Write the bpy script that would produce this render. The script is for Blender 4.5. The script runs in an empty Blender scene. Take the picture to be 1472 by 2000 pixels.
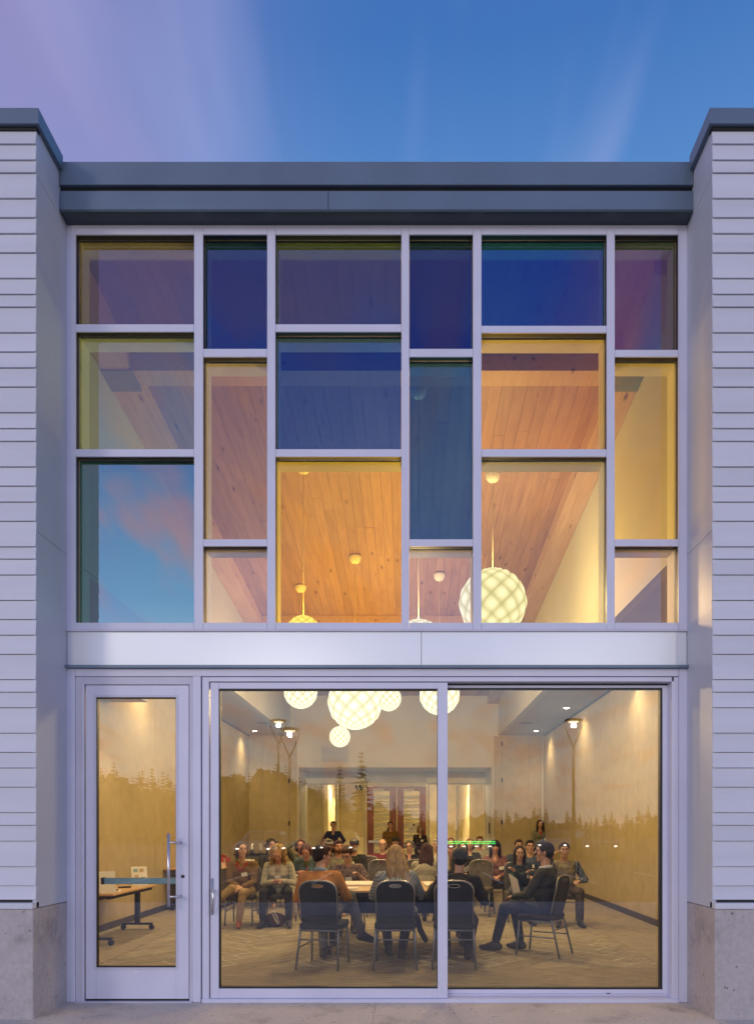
import bpy, bmesh, math, random
from mathutils import Vector, Matrix, Euler
random.seed(7)
PI = math.pi
S = bpy.context.scene
COL = S.collection

# ------------------------------------------------------------------ camera
D0 = 5.983; HC = 1.457; F = 1400.0; CX = 795.0; HY = 1617.0
cd = bpy.data.cameras.new('camera'); cam = bpy.data.objects.new('camera', cd); COL.objects.link(cam)
cam.location = (0, -D0, HC); cam.rotation_euler = (PI/2, 0, 0)
cd.sensor_fit = 'VERTICAL'; cd.sensor_height = 36; cd.lens = 36*F/2000
cd.shift_x = (736-CX)/2000; cd.shift_y = (HY-1000)/2000
cd.clip_start = 0.05; cd.clip_end = 3000
S.camera = cam
# ------------------------------------------------------------------ exposure
S.view_settings.view_transform = 'Standard'; S.view_settings.look = 'None'
S.view_settings.gamma = 1; S.view_settings.use_curve_mapping = False
S.view_settings.exposure = 0.0
try:
    S.cycles.use_denoising = True
    S.cycles.denoiser = 'OPENIMAGEDENOISE'
    S.cycles.denoising_prefilter = 'ACCURATE'
except Exception: pass
S.cycles.max_bounces = 7; S.cycles.diffuse_bounces = 3; S.cycles.glossy_bounces = 4
S.cycles.transparent_max_bounces = 24; S.cycles.transmission_bounces = 6
S.cycles.sample_clamp_indirect = 4.0
S.cycles.caustics_reflective = False; S.cycles.caustics_refractive = False

# ------------------------------------------------------------------ world: dusk sky
W = bpy.data.worlds.new('World'); S.world = W; W.use_nodes = True
wt = W.node_tree; wt.nodes.clear()
def wn(t, **k):
    n = wt.nodes.new(t)
    for a, b in k.items(): setattr(n, a, b)
    return n
def wl(a, b): wt.links.new(a, b)
def ramp(n, stops):
    cr = n.color_ramp
    while len(cr.elements) > 1: cr.elements.remove(cr.elements[-1])
    cr.elements[0].position = stops[0][0]; cr.elements[0].color = (*stops[0][1], 1)
    for p, c in stops[1:]:
        e = cr.elements.new(p); e.color = (*c, 1)
def wmath(op, a, b=None, c=None, clamp=False):
    n = wn('ShaderNodeMath', operation=op); n.use_clamp = clamp
    for i, v in enumerate((a, b, c)):
        if v is None: continue
        if isinstance(v, (int, float)): n.inputs[i].default_value = v
        else: wl(v, n.inputs[i])
    return n.outputs[0]
def wmix(f, a, b):
    n = wn('ShaderNodeMix', data_type='RGBA')
    for i, v in ((0, f), (6, a), (7, b)):
        if isinstance(v, (int, float)): n.inputs[i].default_value = v
        elif isinstance(v, tuple): n.inputs[i].default_value = (*v, 1)
        else: wl(v, n.inputs[i])
    return n.outputs[2]
tc = wn('ShaderNodeTexCoord'); sp = wn('ShaderNodeSeparateXYZ'); wl(tc.outputs['Generated'], sp.inputs[0])
dx, dy, dz = sp.outputs
# eastern (building) side, western (afterglow) side
rE = wn('ShaderNodeValToRGB'); wl(dz, rE.inputs[0])
ramp(rE, [(0.0, (.38, .40, .58)), (.3, (.22, .36, .66)), (.62, (.115, .29, .64)), (.74, (.056, .178, .50)), (1.0, (.04, .13, .40))])
rW = wn('ShaderNodeValToRGB'); wl(dz, rW.inputs[0])
ramp(rW, [(0.0, (1.35, 1.12, .95)), (.07, (1.32, 1.32, 1.28)), (.16, (1.0, 1.30, 1.58)), (.29, (.40, .70, 1.18)), (.42, (.20, .40, .82)), (.62, (.09, .22, .62)), (1.0, (.04, .13, .40))])
fw = wn('ShaderNodeMapRange'); wl(dy, fw.inputs[0]); fw.inputs[1].default_value = .45; fw.inputs[2].default_value = -.45
base = wmix(fw.outputs[0], rE.outputs[0], rW.outputs[0])
# cirrus: project direction on a high plane so that clouds foreshorten
den = wmath('ADD', wmath('MAXIMUM', dz, 0.0), .12)
cxn = wmath('DIVIDE', dx, den); cyn = wmath('DIVIDE', dy, den)
cmb = wn('ShaderNodeCombineXYZ'); wl(cxn, cmb.inputs[0]); wl(cyn, cmb.inputs[1])
mp = wn('ShaderNodeMapping'); mp.inputs['Rotation'].default_value = (0, 0, math.radians(12)); mp.inputs['Scale'].default_value = (1.9, .55, 1)
mp.inputs['Location'].default_value = (2.0, 7.1, 0)
wl(cmb.outputs[0], mp.inputs[0])
nz = wn('ShaderNodeTexNoise'); wl(mp.outputs[0], nz.inputs[0]); nz.inputs['Scale'].default_value = 1.9; nz.inputs['Detail'].default_value = 3.5; nz.inputs['Roughness'].default_value = .52; nz.inputs['Distortion'].default_value = .5
# veil thickens towards the left (-x)
veil = wn('ShaderNodeMapRange'); wl(dx, veil.inputs[0]); veil.interpolation_type = 'SMOOTHSTEP'; veil.inputs[1].default_value = -.01; veil.inputs[2].default_value = -.46
cf = wmath('ADD', nz.outputs[0], wmath('MULTIPLY', veil.outputs[0], .02))
cm = wn('ShaderNodeMapRange'); cm.interpolation_type = 'SMOOTHSTEP'; wl(cf, cm.inputs[0]); cm.inputs[1].default_value = .46; cm.inputs[2].default_value = .66
cE = (.36, .30, .56)
rC = wn('ShaderNodeValToRGB'); wl(dz, rC.inputs[0])
ramp(rC, [(0.0, (1.5, 1.0, .9)), (.2, (1.2, .72, .76)), (.36, (.95, .46, .56)), (.6, (.36, .25, .48)), (.8, (.3, .27, .5))])
ccol = wmix(fw.outputs[0], cE, rC.outputs[0])
cfe = wmath('MULTIPLY', veil.outputs[0], wmath('MULTIPLY_ADD', nz.outputs[0], 1.5, .12), None, True)
msel = wn('ShaderNodeMix'); wl(fw.outputs[0], msel.inputs[0]); wl(cfe, msel.inputs[2]); wl(cm.outputs[0], msel.inputs[3])
skyc = wmix(wmath('MULTIPLY', msel.outputs[0], .85), base, ccol)
# thin streaks
mp2 = wn('ShaderNodeMapping'); mp2.inputs['Scale'].default_value = (2.6, .5, 1); mp2.inputs['Rotation'].default_value = (0, 0, math.radians(-4)); wl(cmb.outputs[0], mp2.inputs[0])
nz2 = wn('ShaderNodeTexNoise'); wl(mp2.outputs[0], nz2.inputs[0]); nz2.inputs['Scale'].default_value = 1.7; nz2.inputs['Detail'].default_value = 3; nz2.inputs['Roughness'].default_value = .5
cm2 = wn('ShaderNodeMapRange'); cm2.interpolation_type = 'SMOOTHSTEP'; wl(nz2.outputs[0], cm2.inputs[0]); cm2.inputs[1].default_value = .50; cm2.inputs[2].default_value = .72
skyc = wmix(wmath('MULTIPLY', cm2.outputs[0], .30), skyc, (.5, .52, .85))
# below the horizon: dim ground colour
gm = wn('ShaderNodeMapRange'); wl(dz, gm.inputs[0]); gm.inputs[1].default_value = -.02; gm.inputs[2].default_value = 0.0
skyc = wmix(gm.outputs[0], (.18, .17, .18), skyc)
bg = wn('ShaderNodeBackground'); wl(skyc, bg.inputs[0]); bg.inputs[1].default_value = 1.0
wo = wn('ShaderNodeOutputWorld'); wl(bg.outputs[0], wo.inputs[0])

# the last glow of the sun, low behind the camera to the left
sd = bpy.data.lights.new('sun', 'SUN'); sd.energy = .48; sd.angle = math.radians(11); sd.color = (1.0, .86, .74)
sun = bpy.data.objects.new('sun', sd); COL.objects.link(sun)
sdir = Vector((.58, .80, -.34)).normalized()
sun.rotation_euler = sdir.to_track_quat('-Z', 'Y').to_euler()

# ------------------------------------------------------------------ materials
MATS = {}
def newmat(name):
    m = bpy.data.materials.new(name); m.use_nodes = True
    nt = m.node_tree; nt.nodes.clear()
    out = nt.nodes.new('ShaderNodeOutputMaterial')
    return m, nt, out
def pmat(name, col, rough=.6, metal=0, var=.06, vscale=3.0, bump=0.0, bscale=60, stretch=None, spec=.5, bd=.01, rand=0.0, col2=None, mottle=0.0):
    """Principled with noise-driven colour variation, bump and a per-object tint."""
    if name in MATS: return MATS[name]
    m, nt, out = newmat(name)
    N = nt.nodes.new; L = nt.links.new
    b = N('ShaderNodeBsdfPrincipled'); L(b.outputs[0], out.inputs[0])
    b.inputs['Roughness'].default_value = rough; b.inputs['Metallic'].default_value = metal
    b.inputs['Specular IOR Level'].default_value = spec
    tc = N('ShaderNodeTexCoord'); mpn = N('ShaderNodeMapping'); L(tc.outputs['Object'], mpn.inputs[0])
    if stretch: mpn.inputs['Scale'].default_value = stretch
    n = N('ShaderNodeTexNoise'); L(mpn.outputs[0], n.inputs[0]); n.inputs['Scale'].default_value = vscale; n.inputs['Detail'].default_value = 5
    mx = N('ShaderNodeMix'); mx.data_type = 'RGBA'
    c1 = tuple(max(0, c*(1-var*2)) for c in col) if col2 is None else col2
    c2 = tuple(min(1, c*(1+var*2)) for c in col) if col2 is None else col
    mx.inputs[6].default_value = (*c1, 1); mx.inputs[7].default_value = (*c2, 1)
    mr = N('ShaderNodeMapRange'); L(n.outputs[0], mr.inputs[0]); mr.inputs[1].default_value = .3; mr.inputs[2].default_value = .7
    L(mr.outputs[0], mx.inputs[0]); c = mx.outputs[2]
    if rand:
        oi = N('ShaderNodeObjectInfo'); hsv = N('ShaderNodeHueSaturation')
        mr2 = N('ShaderNodeMapRange'); L(oi.outputs['Random'], mr2.inputs[0]); mr2.inputs[3].default_value = 1-rand; mr2.inputs[4].default_value = 1+rand
        L(mr2.outputs[0], hsv.inputs['Value']); L(c, hsv.inputs['Color']); c = hsv.outputs[0]
    L(c, b.inputs['Base Color'])
    if bump:
        n2 = N('ShaderNodeTexNoise'); L(mpn.outputs[0], n2.inputs[0]); n2.inputs['Scale'].default_value = bscale; n2.inputs['Detail'].default_value = 3
        bp = N('ShaderNodeBump'); bp.inputs['Strength'].default_value = bump; bp.inputs['Distance'].default_value = bd
        L(n2.outputs[0], bp.inputs['Height']); L(bp.outputs[0], b.inputs['Normal'])
    MATS[name] = m
    return m
def emat(name, col, st, base=(.8, .8, .8)):
    if name in MATS: return MATS[name]
    m, nt, out = newmat(name)
    b = nt.nodes.new('ShaderNodeBsdfPrincipled'); b.inputs['Base Color'].default_value = (*base, 1)
    b.inputs['Emission Color'].default_value = (*col, 1); b.inputs['Emission Strength'].default_value = st
    nt.links.new(b.outputs[0], out.inputs[0]); MATS[name] = m
    return m
def gmat(name, T, R, f0, fe=.5):
    """thin coated glass: transmits colour T, mirrors colour R with strength f0 (more at grazing angles)"""
    m, nt, out = newmat(name); N = nt.nodes.new; L = nt.links.new
    t = N('ShaderNodeBsdfTransparent'); t.inputs[0].default_value = (*T, 1)
    g = N('ShaderNodeBsdfGlossy'); g.inputs[0].default_value = (*R, 1); g.inputs['Roughness'].default_value = .0
    lw = N('ShaderNodeLayerWeight'); lw.inputs[0].default_value = .25
    mr = N('ShaderNodeMapRange'); L(lw.outputs['Facing'], mr.inputs[0]); mr.inputs[3].default_value = f0; mr.inputs[4].default_value = min(1, f0+fe)
    mx = N('ShaderNodeMixShader'); L(mr.outputs[0], mx.inputs[0]); L(t.outputs[0], mx.inputs[1]); L(g.outputs[0], mx.inputs[2])
    L(mx.outputs[0], out.inputs[0]); MATS[name] = m
    return m

ALU = pmat('aluminium_paint', (.66, .67, .82), .38, .0, .02, 2.5, .04, 120)
ALU2 = pmat('aluminium_reveal', (.58, .58, .70), .45, 0, .03, 2.5)
BLACK = pmat('black_gasket', (.012, .012, .014), .5, 0, .1)
SIDING = pmat('painted_siding', (.62, .64, .73), .55, 0, .035, 1.3, .10, 35, (.4, 4, 4), rand=.035)
PANEL = pmat('corner_panel_paint', (.52, .55, .64), .42, 0, .03, 1.1, .03, 8)
SPAN = pmat('spandrel_metal', (.75, .78, .83), .32, .30, .02, .8, .05, 1.6)
COPING = pmat('coping_metal', (.14, .195, .27), .40, .2, .05, 1.5, .06, 1.2)
COPING2 = pmat('dark_soffit_metal', (.06, .085, .10), .4, .3, .05, 1.5)
WHITE = pmat('white_interior_paint', (.90, .89, .85), .6, 0, .02)
WALLP = pmat('interior_wall_paint', (.60, .54, .44), .7, 0, .025, 1.0, .02, 90)
WALLU = pmat('upper_wall_paint', (.50, .49, .45), .7, 0, .02, 1.0)
FABRIC = pmat('wall_panel_fabric', (.44, .355, .20), .85, 0, .04, 5, .08, 400, rand=.02)
SOFFIT = pmat('soffit_paint', (.42, .40, .40), .7, 0, .02)
DARKBASE = pmat('dark_rubber_base', (.05, .04, .035), .6)
CHROME = pmat('brushed_steel', (.62, .62, .66), .28, .9, .04)
LEGM = pmat('chair_leg_steel', (.20, .21, .23), .35, .6, .06)
CHAIRF = pmat('charcoal_chair_fabric', (.014, .014, .016), .8, 0, .15, 14, .25, 260)
CHAIRG = pmat('grey_chair_fabric', (.10, .085, .065), .8, 0, .15, 14, .25, 260)
BLKM = pmat('black_metal', (.02, .02, .022), .45, .3, .1)
OAK = pmat('oak_laminate', (.55, .34, .15), .4, 0, .12, 4, .03, 60, (1, 12, 1))
PAPER = pmat('paper', (.85, .82, .74), .7, 0, .02)
DOORW = pmat('mahogany_door', (.27, .07, .035), .4, 0, .18, 3, .04, 40, (6, 1, .5))
FROST = pmat('frosted_band', (.78, .74, .55), .6)

def conc(name, base, warm=1.0):
    m, nt, out = newmat(name); N = nt.nodes.new; L = nt.links.new
    b = N('ShaderNodeBsdfPrincipled'); b.inputs['Roughness'].default_value = .85; L(b.outputs[0], out.inputs[0])
    tc = N('ShaderNodeTexCoord')
    n1 = N('ShaderNodeTexNoise'); n1.inputs['Scale'].default_value = 2.2; n1.inputs['Detail'].default_value = 8; n1.inputs['Roughness'].default_value = .62; L(tc.outputs['Object'], n1.inputs[0])
    r1 = N('ShaderNodeValToRGB'); L(n1.outputs[0], r1.inputs[0])
    ramp(r1, [(.28, tuple(c*.52 for c in base)), (.45, tuple(c*.92 for c in base)), (.62, base), (.8, tuple(min(1, c*1.15) for c in base))])
    n2 = N('ShaderNodeTexNoise'); n2.inputs['Scale'].default_value = 34; n2.inputs['Detail'].default_value = 4; L(tc.outputs['Object'], n2.inputs[0])
    v = N('ShaderNodeTexVoronoi'); v.inputs['Scale'].default_value = 13; v.inputs['Randomness'].default_value = 1; L(tc.outputs['Object'], v.inputs[0])
    # irregular bug-holes
    th = N('ShaderNodeMapRange'); L(n2.outputs[0], th.inputs[0]); th.inputs[1].default_value = .45; th.inputs[2].default_value = .75; th.inputs[3].default_value = .06; th.inputs[4].default_value = .30
    sb = N('ShaderNodeMath'); sb.operation = 'LESS_THAN'; L(v.outputs['Distance'], sb.inputs[0]); L(th.outputs[0], sb.inputs[1])
    n3 = N('ShaderNodeTexNoise'); n3.inputs['Scale'].default_value = 2.7; n3.inputs['Detail'].default_value = 3; L(tc.outputs['Object'], n3.inputs[0])
    g3 = N('ShaderNodeMath'); g3.operation = 'GREATER_THAN'; L(n3.outputs[0], g3.inputs[0]); g3.inputs[1].default_value = .50
    ml = N('ShaderNodeMath'); ml.operation = 'MULTIPLY'; L(sb.outputs[0], ml.inputs[0]); L(g3.outputs[0], ml.inputs[1])
    mx = N('ShaderNodeMix'); mx.data_type = 'RGBA'; L(ml.outputs[0], mx.inputs[0]); L(r1.outputs[0], mx.inputs[6]); mx.inputs[7].default_value = (*[c*.42 for c in base], 1)
    mx2 = N('ShaderNodeMix'); mx2.data_type = 'RGBA'; mx2.blend_type = 'MULTIPLY'; mx2.inputs[0].default_value = .35; L(mx.outputs[2], mx2.inputs[6]); L(n2.outputs['Color'], mx2.inputs[7])
    mm = N('ShaderNodeMapRange'); L(n2.outputs[0], mm.inputs[0]); mm.inputs[1].default_value = .2; mm.inputs[2].default_value = .8; mm.inputs[3].default_value = .55; mm.inputs[4].default_value = 1.25
    L(mm.outputs[0], mx2.inputs[7]); L(mx2.outputs[2], b.inputs['Base Color'])
    bp = N('ShaderNodeBump'); bp.inputs['Strength'].default_value = .5; bp.inputs['Distance'].default_value = .006
    ad = N('ShaderNodeMath'); ad.operation = 'SUBTRACT'; L(n2.outputs[0], ad.inputs[0]); L(ml.outputs[0], ad.inputs[1]); L(ad.outputs[0], bp.inputs['Height']); L(bp.outputs[0], b.inputs['Normal'])
    MATS[name] = m
    return m
CONC = conc('cast_concrete', (.50, .46, .47))
PAVE = conc('pavement_concrete', (.62, .57, .51))
ASPH = pmat('asphalt', (.05, .05, .055), .85, 0, .2, 6, .3, 90)

def woodmat(name, c1, c2, knot=(.10, .04, .02)):
    m, nt, out = newmat(name); N = nt.nodes.new; L = nt.links.new
    b = N('ShaderNodeBsdfPrincipled'); b.inputs['Roughness'].default_value = .5; L(b.outputs[0], out.inputs[0])
    tc = N('ShaderNodeTexCoord'); oi = N('ShaderNodeObjectInfo')
    ad = N('ShaderNodeVectorMath'); ad.operation = 'MULTIPLY_ADD'
    cmbn = N('ShaderNodeCombineXYZ'); L(oi.outputs['Random'], cmbn.inputs[0]); L(oi.outputs['Random'], cmbn.inputs[1])
    L(cmbn.outputs[0], ad.inputs[0]); ad.inputs[1].default_value = (37, 91, 0); L(tc.outputs['Object'], ad.inputs[2])
    mpn = N('ShaderNodeMapping'); mpn.inputs['Scale'].default_value = (9, .7, 9); L(ad.outputs[0], mpn.inputs[0])
    n = N('ShaderNodeTexNoise'); n.inputs['Scale'].default_value = 2.4; n.inputs['Detail'].default_value = 6; n.inputs['Distortion'].default_value = .6; L(mpn.outputs[0], n.inputs[0])
    r = N('ShaderNodeValToRGB'); L(n.outputs[0], r.inputs[0]); ramp(r, [(.3, c1), (.7, c2)])
    v = N('ShaderNodeTexVoronoi'); v.inputs['Scale'].default_value = 1.0
    mp2 = N('ShaderNodeMapping'); mp2.inputs['Scale'].default_value = (5, 1.6, 5); L(ad.outputs[0], mp2.inputs[0]); L(mp2.outputs[0], v.inputs[0])
    lt = N('ShaderNodeMapRange'); L(v.outputs['Distance'], lt.inputs[0]); lt.inputs[1].default_value = .05; lt.inputs[2].default_value = .14; lt.inputs[3].default_value = .85; lt.inputs[4].default_value = 0
    mx = N('ShaderNodeMix'); mx.data_type = 'RGBA'; L(lt.outputs[0], mx.inputs[0]); L(r.outputs[0], mx.inputs[6]); mx.inputs[7].default_value = (*knot, 1)
    hsv = N('ShaderNodeHueSaturation'); L(mx.outputs[2], hsv.inputs['Color'])
    mr2 = N('ShaderNodeMapRange'); L(oi.outputs['Random'], mr2.inputs[0]); mr2.inputs[3].default_value = .88; mr2.inputs[4].default_value = 1.12; L(mr2.outputs[0], hsv.inputs['Value'])
    L(hsv.outputs[0], b.inputs['Base Color']); MATS[name] = m
    return m
PLANK = woodmat('ceiling_wood', (.32, .185, .14), (.42, .265, .20))
BEAM = woodmat('glulam_wood', (.50, .33, .24), (.62, .43, .32))

def carpet(name, base, hl):
    m, nt, out = newmat(name); N = nt.nodes.new; L = nt.links.new
    b = N('ShaderNodeBsdfPrincipled'); b.inputs['Roughness'].default_value = .95; b.inputs['Specular IOR Level'].default_value = .1; L(b.outputs[0], out.inputs[0])
    tc = N('ShaderNodeTexCoord'); oi = N('ShaderNodeObjectInfo')
    ad = N('ShaderNodeVectorMath'); ad.operation = 'MULTIPLY_ADD'; cmbn = N('ShaderNodeCombineXYZ'); L(oi.outputs['Random'], cmbn.inputs[0]); L(oi.outputs['Random'], cmbn.inputs[1])
    L(cmbn.outputs[0], ad.inputs[0]); ad.inputs[1].default_value = (13, 71, 0); L(tc.outputs['Object'], ad.inputs[2])
    mpn = N('ShaderNodeMapping'); mpn.inputs['Scale'].default_value = (3, 26, 1); L(ad.outputs[0], mpn.inputs[0])
    n = N('ShaderNodeTexNoise'); n.inputs['Scale'].default_value = 1.3; n.inputs['Detail'].default_value = 4; n.inputs['Roughness'].default_value = .7; L(mpn.outputs[0], n.inputs[0])
    n2 = N('ShaderNodeTexNoise'); n2.inputs['Scale'].default_value = 240; L(tc.outputs['Object'], n2.inputs[0])
    r = N('ShaderNodeValToRGB'); L(n.outputs[0], r.inputs[0]); ramp(r, [(.3, tuple(c*.5 for c in base)), (.47, base), (.60, tuple(c*1.3 for c in base)), (.68, hl)])
    mx = N('ShaderNodeMix'); mx.data_type = 'RGBA'; mx.blend_type = 'MULTIPLY'; mx.inputs[0].default_value = .6
    mr = N('ShaderNodeMapRange'); L(n2.outputs[0], mr.inputs[0]); mr.inputs[1].default_value = .3; mr.inputs[2].default_value = .7; mr.inputs[3].default_value = .6; mr.inputs[4].default_value = 1.25
    L(r.outputs[0], mx.inputs[6]); L(mr.outputs[0], mx.inputs[7])
    hsv = N('ShaderNodeHueSaturation'); L(mx.outputs[2], hsv.inputs['Color'])
    mr2 = N('ShaderNodeMapRange'); L(oi.outputs['Random'], mr2.inputs[0]); mr2.inputs[3].default_value = .86; mr2.inputs[4].default_value = 1.10; L(mr2.outputs[0], hsv.inputs['Value'])
    L(hsv.outputs[0], b.inputs['Base Color'])
    bp = N('ShaderNodeBump'); bp.inputs['Strength'].default_value = .4; bp.inputs['Distance'].default_value = .004; L(n2.outputs[0], bp.inputs['Height']); L(bp.outputs[0], b.inputs['Normal'])
    MATS[name] = m
    return m
CARP = carpet('carpet_plank', (.30, .265, .19), (.62, .60, .46))
CARPB = carpet('carpet_border', (.31, .27, .19), (.42, .37, .26))

# ------------------------------------------------------------------ mesh helpers
def U(px, y=0.0): return (px-CX)*(y+D0)/F
def V(py, y=0.0): return HC+(HY-py)*(y+D0)/F
class MB:
    def __init__(s): s.bm = bmesh.new()
    def box(s, x0, x1, y0, y1, z0, z1, mi=0, rot=None, org=None):
        if x0 > x1: x0, x1 = x1, x0
        if y0 > y1: y0, y1 = y1, y0
        if z0 > z1: z0, z1 = z1, z0
        v = [Vector(p) for p in ((x0,y0,z0),(x1,y0,z0),(x1,y1,z0),(x0,y1,z0),(x0,y0,z1),(x1,y0,z1),(x1,y1,z1),(x0,y1,z1))]
        if rot is not None:
            o = Vector(org or (0,0,0)); v = [rot @ (p-o)+o for p in v]
        v = [s.bm.verts.new(p) for p in v]
        for f in ((0,3,2,1),(4,5,6,7),(0,1,5,4),(1,2,6,5),(2,3,7,6),(3,0,4,7)):
            fc = s.bm.faces.new([v[i] for i in f]); fc.material_index = mi
        return s
    def tube(s, pts, r, seg=8, mi=0, closed=False, cap=True):
        pts = [Vector(p) for p in pts]; n = len(pts); rr = r if isinstance(r, (list, tuple)) else [r]*n
        rings = []; up = None
        for i, p in enumerate(pts):
            if closed: t = (pts[(i+1) % n]-pts[i-1])
            else: t = pts[min(i+1, n-1)]-pts[max(i-1, 0)]
            t.normalize()
            if up is None: up = t.orthogonal().normalized()
            up = (up-t*up.dot(t)); up = up.normalized() if up.length > 1e-6 else t.orthogonal().normalized()
            sd_ = t.cross(up)
            rings.append([s.bm.verts.new(p+(up*math.cos(a)+sd_*math.sin(a))*rr[i]) for a in [2*PI*k/seg for k in range(seg)]])
        m = n if closed else n-1
        for i in range(m):
            a, b = rings[i], rings[(i+1) % n]
            for k in range(seg):
                f = s.bm.faces.new((a[k], a[(k+1) % seg], b[(k+1) % seg], b[k])); f.smooth = True; f.material_index = mi
        if cap and not closed:
            s.bm.faces.new(list(reversed(rings[0]))).material_index = mi; s.bm.faces.new(rings[-1]).material_index = mi
        return s
    def lathe(s, prof, c=(0,0,0), seg=20, mi=0, axis='Z'):
        rings = []
        for r, h in prof:
            ring = []
            for k in range(seg):
                a = 2*PI*k/seg; x, y, z = r*math.cos(a), r*math.sin(a), h
                if axis == 'Y': x, y, z = x, z, y
                if axis == 'X': x, y, z = z, x, y
                ring.append(s.bm.verts.new((c[0]+x, c[1]+y, c[2]+z)))
            rings.append(ring)
        for a, b in zip(rings, rings[1:]):
            for k in range(seg):
                f = s.bm.faces.new((a[k], a[(k+1) % seg], b[(k+1) % seg], b[k])); f.smooth = True; f.material_index = mi
        s.bm.faces.new(list(reversed(rings[0]))).material_index = mi; s.bm.faces.new(rings[-1]).material_index = mi
        return s
    def poly(s, pts, mi=0):
        f = s.bm.faces.new([s.bm.verts.new(p) for p in pts]); f.material_index = mi; return s
    def ell(s, c, r, rot=None, sub=2):
        M = Matrix.Translation(c) @ (rot.to_4x4() if rot is not None else Matrix()) @ Matrix.Diagonal((*r, 1))
        bmesh.ops.create_icosphere(s.bm, subdivisions=sub, radius=1, matrix=M); return s
    def cap(s, a, b, ra, rb=None):
        a = Vector(a); b = Vector(b); rb = ra if rb is None else rb
        d = b-a; L = d.length
        bmesh.ops.create_icosphere(s.bm, subdivisions=2, radius=ra, matrix=Matrix.Translation(a))
        bmesh.ops.create_icosphere(s.bm, subdivisions=2, radius=rb, matrix=Matrix.Translation(b))
        if L > 1e-4:
            q = d.to_track_quat('Z', 'Y').to_matrix().to_4x4()
            bmesh.ops.create_cone(s.bm, cap_ends=True, segments=14, radius1=ra, radius2=rb, depth=L, matrix=Matrix.Translation((a+b)/2) @ q)
        return s
    def bevel(s, w, seg=2):
        bmesh.ops.bevel(s.bm, geom=list(s.bm.edges), offset=w, segments=seg, affect='EDGES', profile=.6); return s
    def mesh(s, name, mats):
        me = bpy.data.meshes.new(name)
        bmesh.ops.recalc_face_normals(s.bm, faces=s.bm.faces)
        s.bm.to_mesh(me); s.bm.free()
        for m in (mats if isinstance(mats, (list, tuple)) else [mats]): me.materials.append(m)
        return me
    def build(s, name, mats, parent=None, loc=None):
        o = bpy.data.objects.new(name, s.mesh(name, mats)); COL.objects.link(o)
        if parent is not None: o.parent = parent
        if loc is not None: o.location = loc
        return o
def tag(o, label=None, cat=None, group=None, kind=None):
    if label: o['label'] = label
    if cat: o['category'] = cat
    if group: o['group'] = group
    if kind: o['kind'] = kind
    return o
def empty(name, label, cat, loc=(0,0,0), rz=0, group=None):
    o = bpy.data.objects.new(name, None); COL.objects.link(o); o.location = loc; o.rotation_euler = (0,0,rz)
    o.empty_display_size = .1
    return tag(o, label, cat, group)
def struct(o): o['kind'] = 'structure'; return o
def copy_tree(o, parent=None):
    c = o.copy(); COL.objects.link(c)
    if parent is not None: c.parent = parent
    for ch in list(o.children): copy_tree(ch, c)
    return c
def inst(name, me, parent, loc=(0,0,0), rot=(0,0,0), scale=(1,1,1)):
    o = bpy.data.objects.new(name, me); COL.objects.link(o); o.parent = parent
    o.location = loc; o.rotation_euler = rot; o.scale = scale
    return o
def fb(mb, x0, y0, x1, y1, yf, yb, ref=None, mi=0):
    r = yf if ref is None else ref
    mb.box(U(x0, r), U(x1, r), yf, yb, V(y1, r), V(y0, r), mi); return mb

# ================================================================== SETTING
XL, XR = -2.84, 2.335            # recess between the wings
# ground
g = MB(); g.box(-400, 400, -500, -7.95, -.30, -.13); g = struct(g.build('asphalt_ground', ASPH))
pv = struct(MB().box(-60, 60, -5.8, -4.0, -.3, -.006).box(-60, 60, -4.0, .05, -.3, -.004).build('pavement', PAVE))
pp = []
for i, (a, b) in enumerate(((-60, -3.55), (-3.543, -.262), (-.255, 3.4), (3.407, 60))):
    for j, (c, d) in enumerate(((-1.62, -.01), (-3.6, -1.627))):
        o = MB().box(a, b, c, d, -.1, .0).build('pavement_slab', PAVE, pv)
struct(MB().box(-60, 60, -7.95, -5.803, -.3, .0).build('kerb', pmat('kerb_concrete', (.58, .58, .60), .8), None))
pl = MB()
for k in range(-14, 15): pl.box(k*2.7-.05, k*2.7+.05, -19.5, -14.2, -.131, -.126)
struct(pl.build('parking_lines', pmat('white_road_paint', (.7, .7, .68), .7)))
tf = MB().box(-400, 400, -500, -70, -.13, -.10)
tag(tf.build('grass_field', pmat('grass', (.05, .07, .03), .95, 0, .3, 2, .4, 30)), kind='structure')

# ================================================================== WINGS
hb = [0.905]
seq_px = [None]
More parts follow.
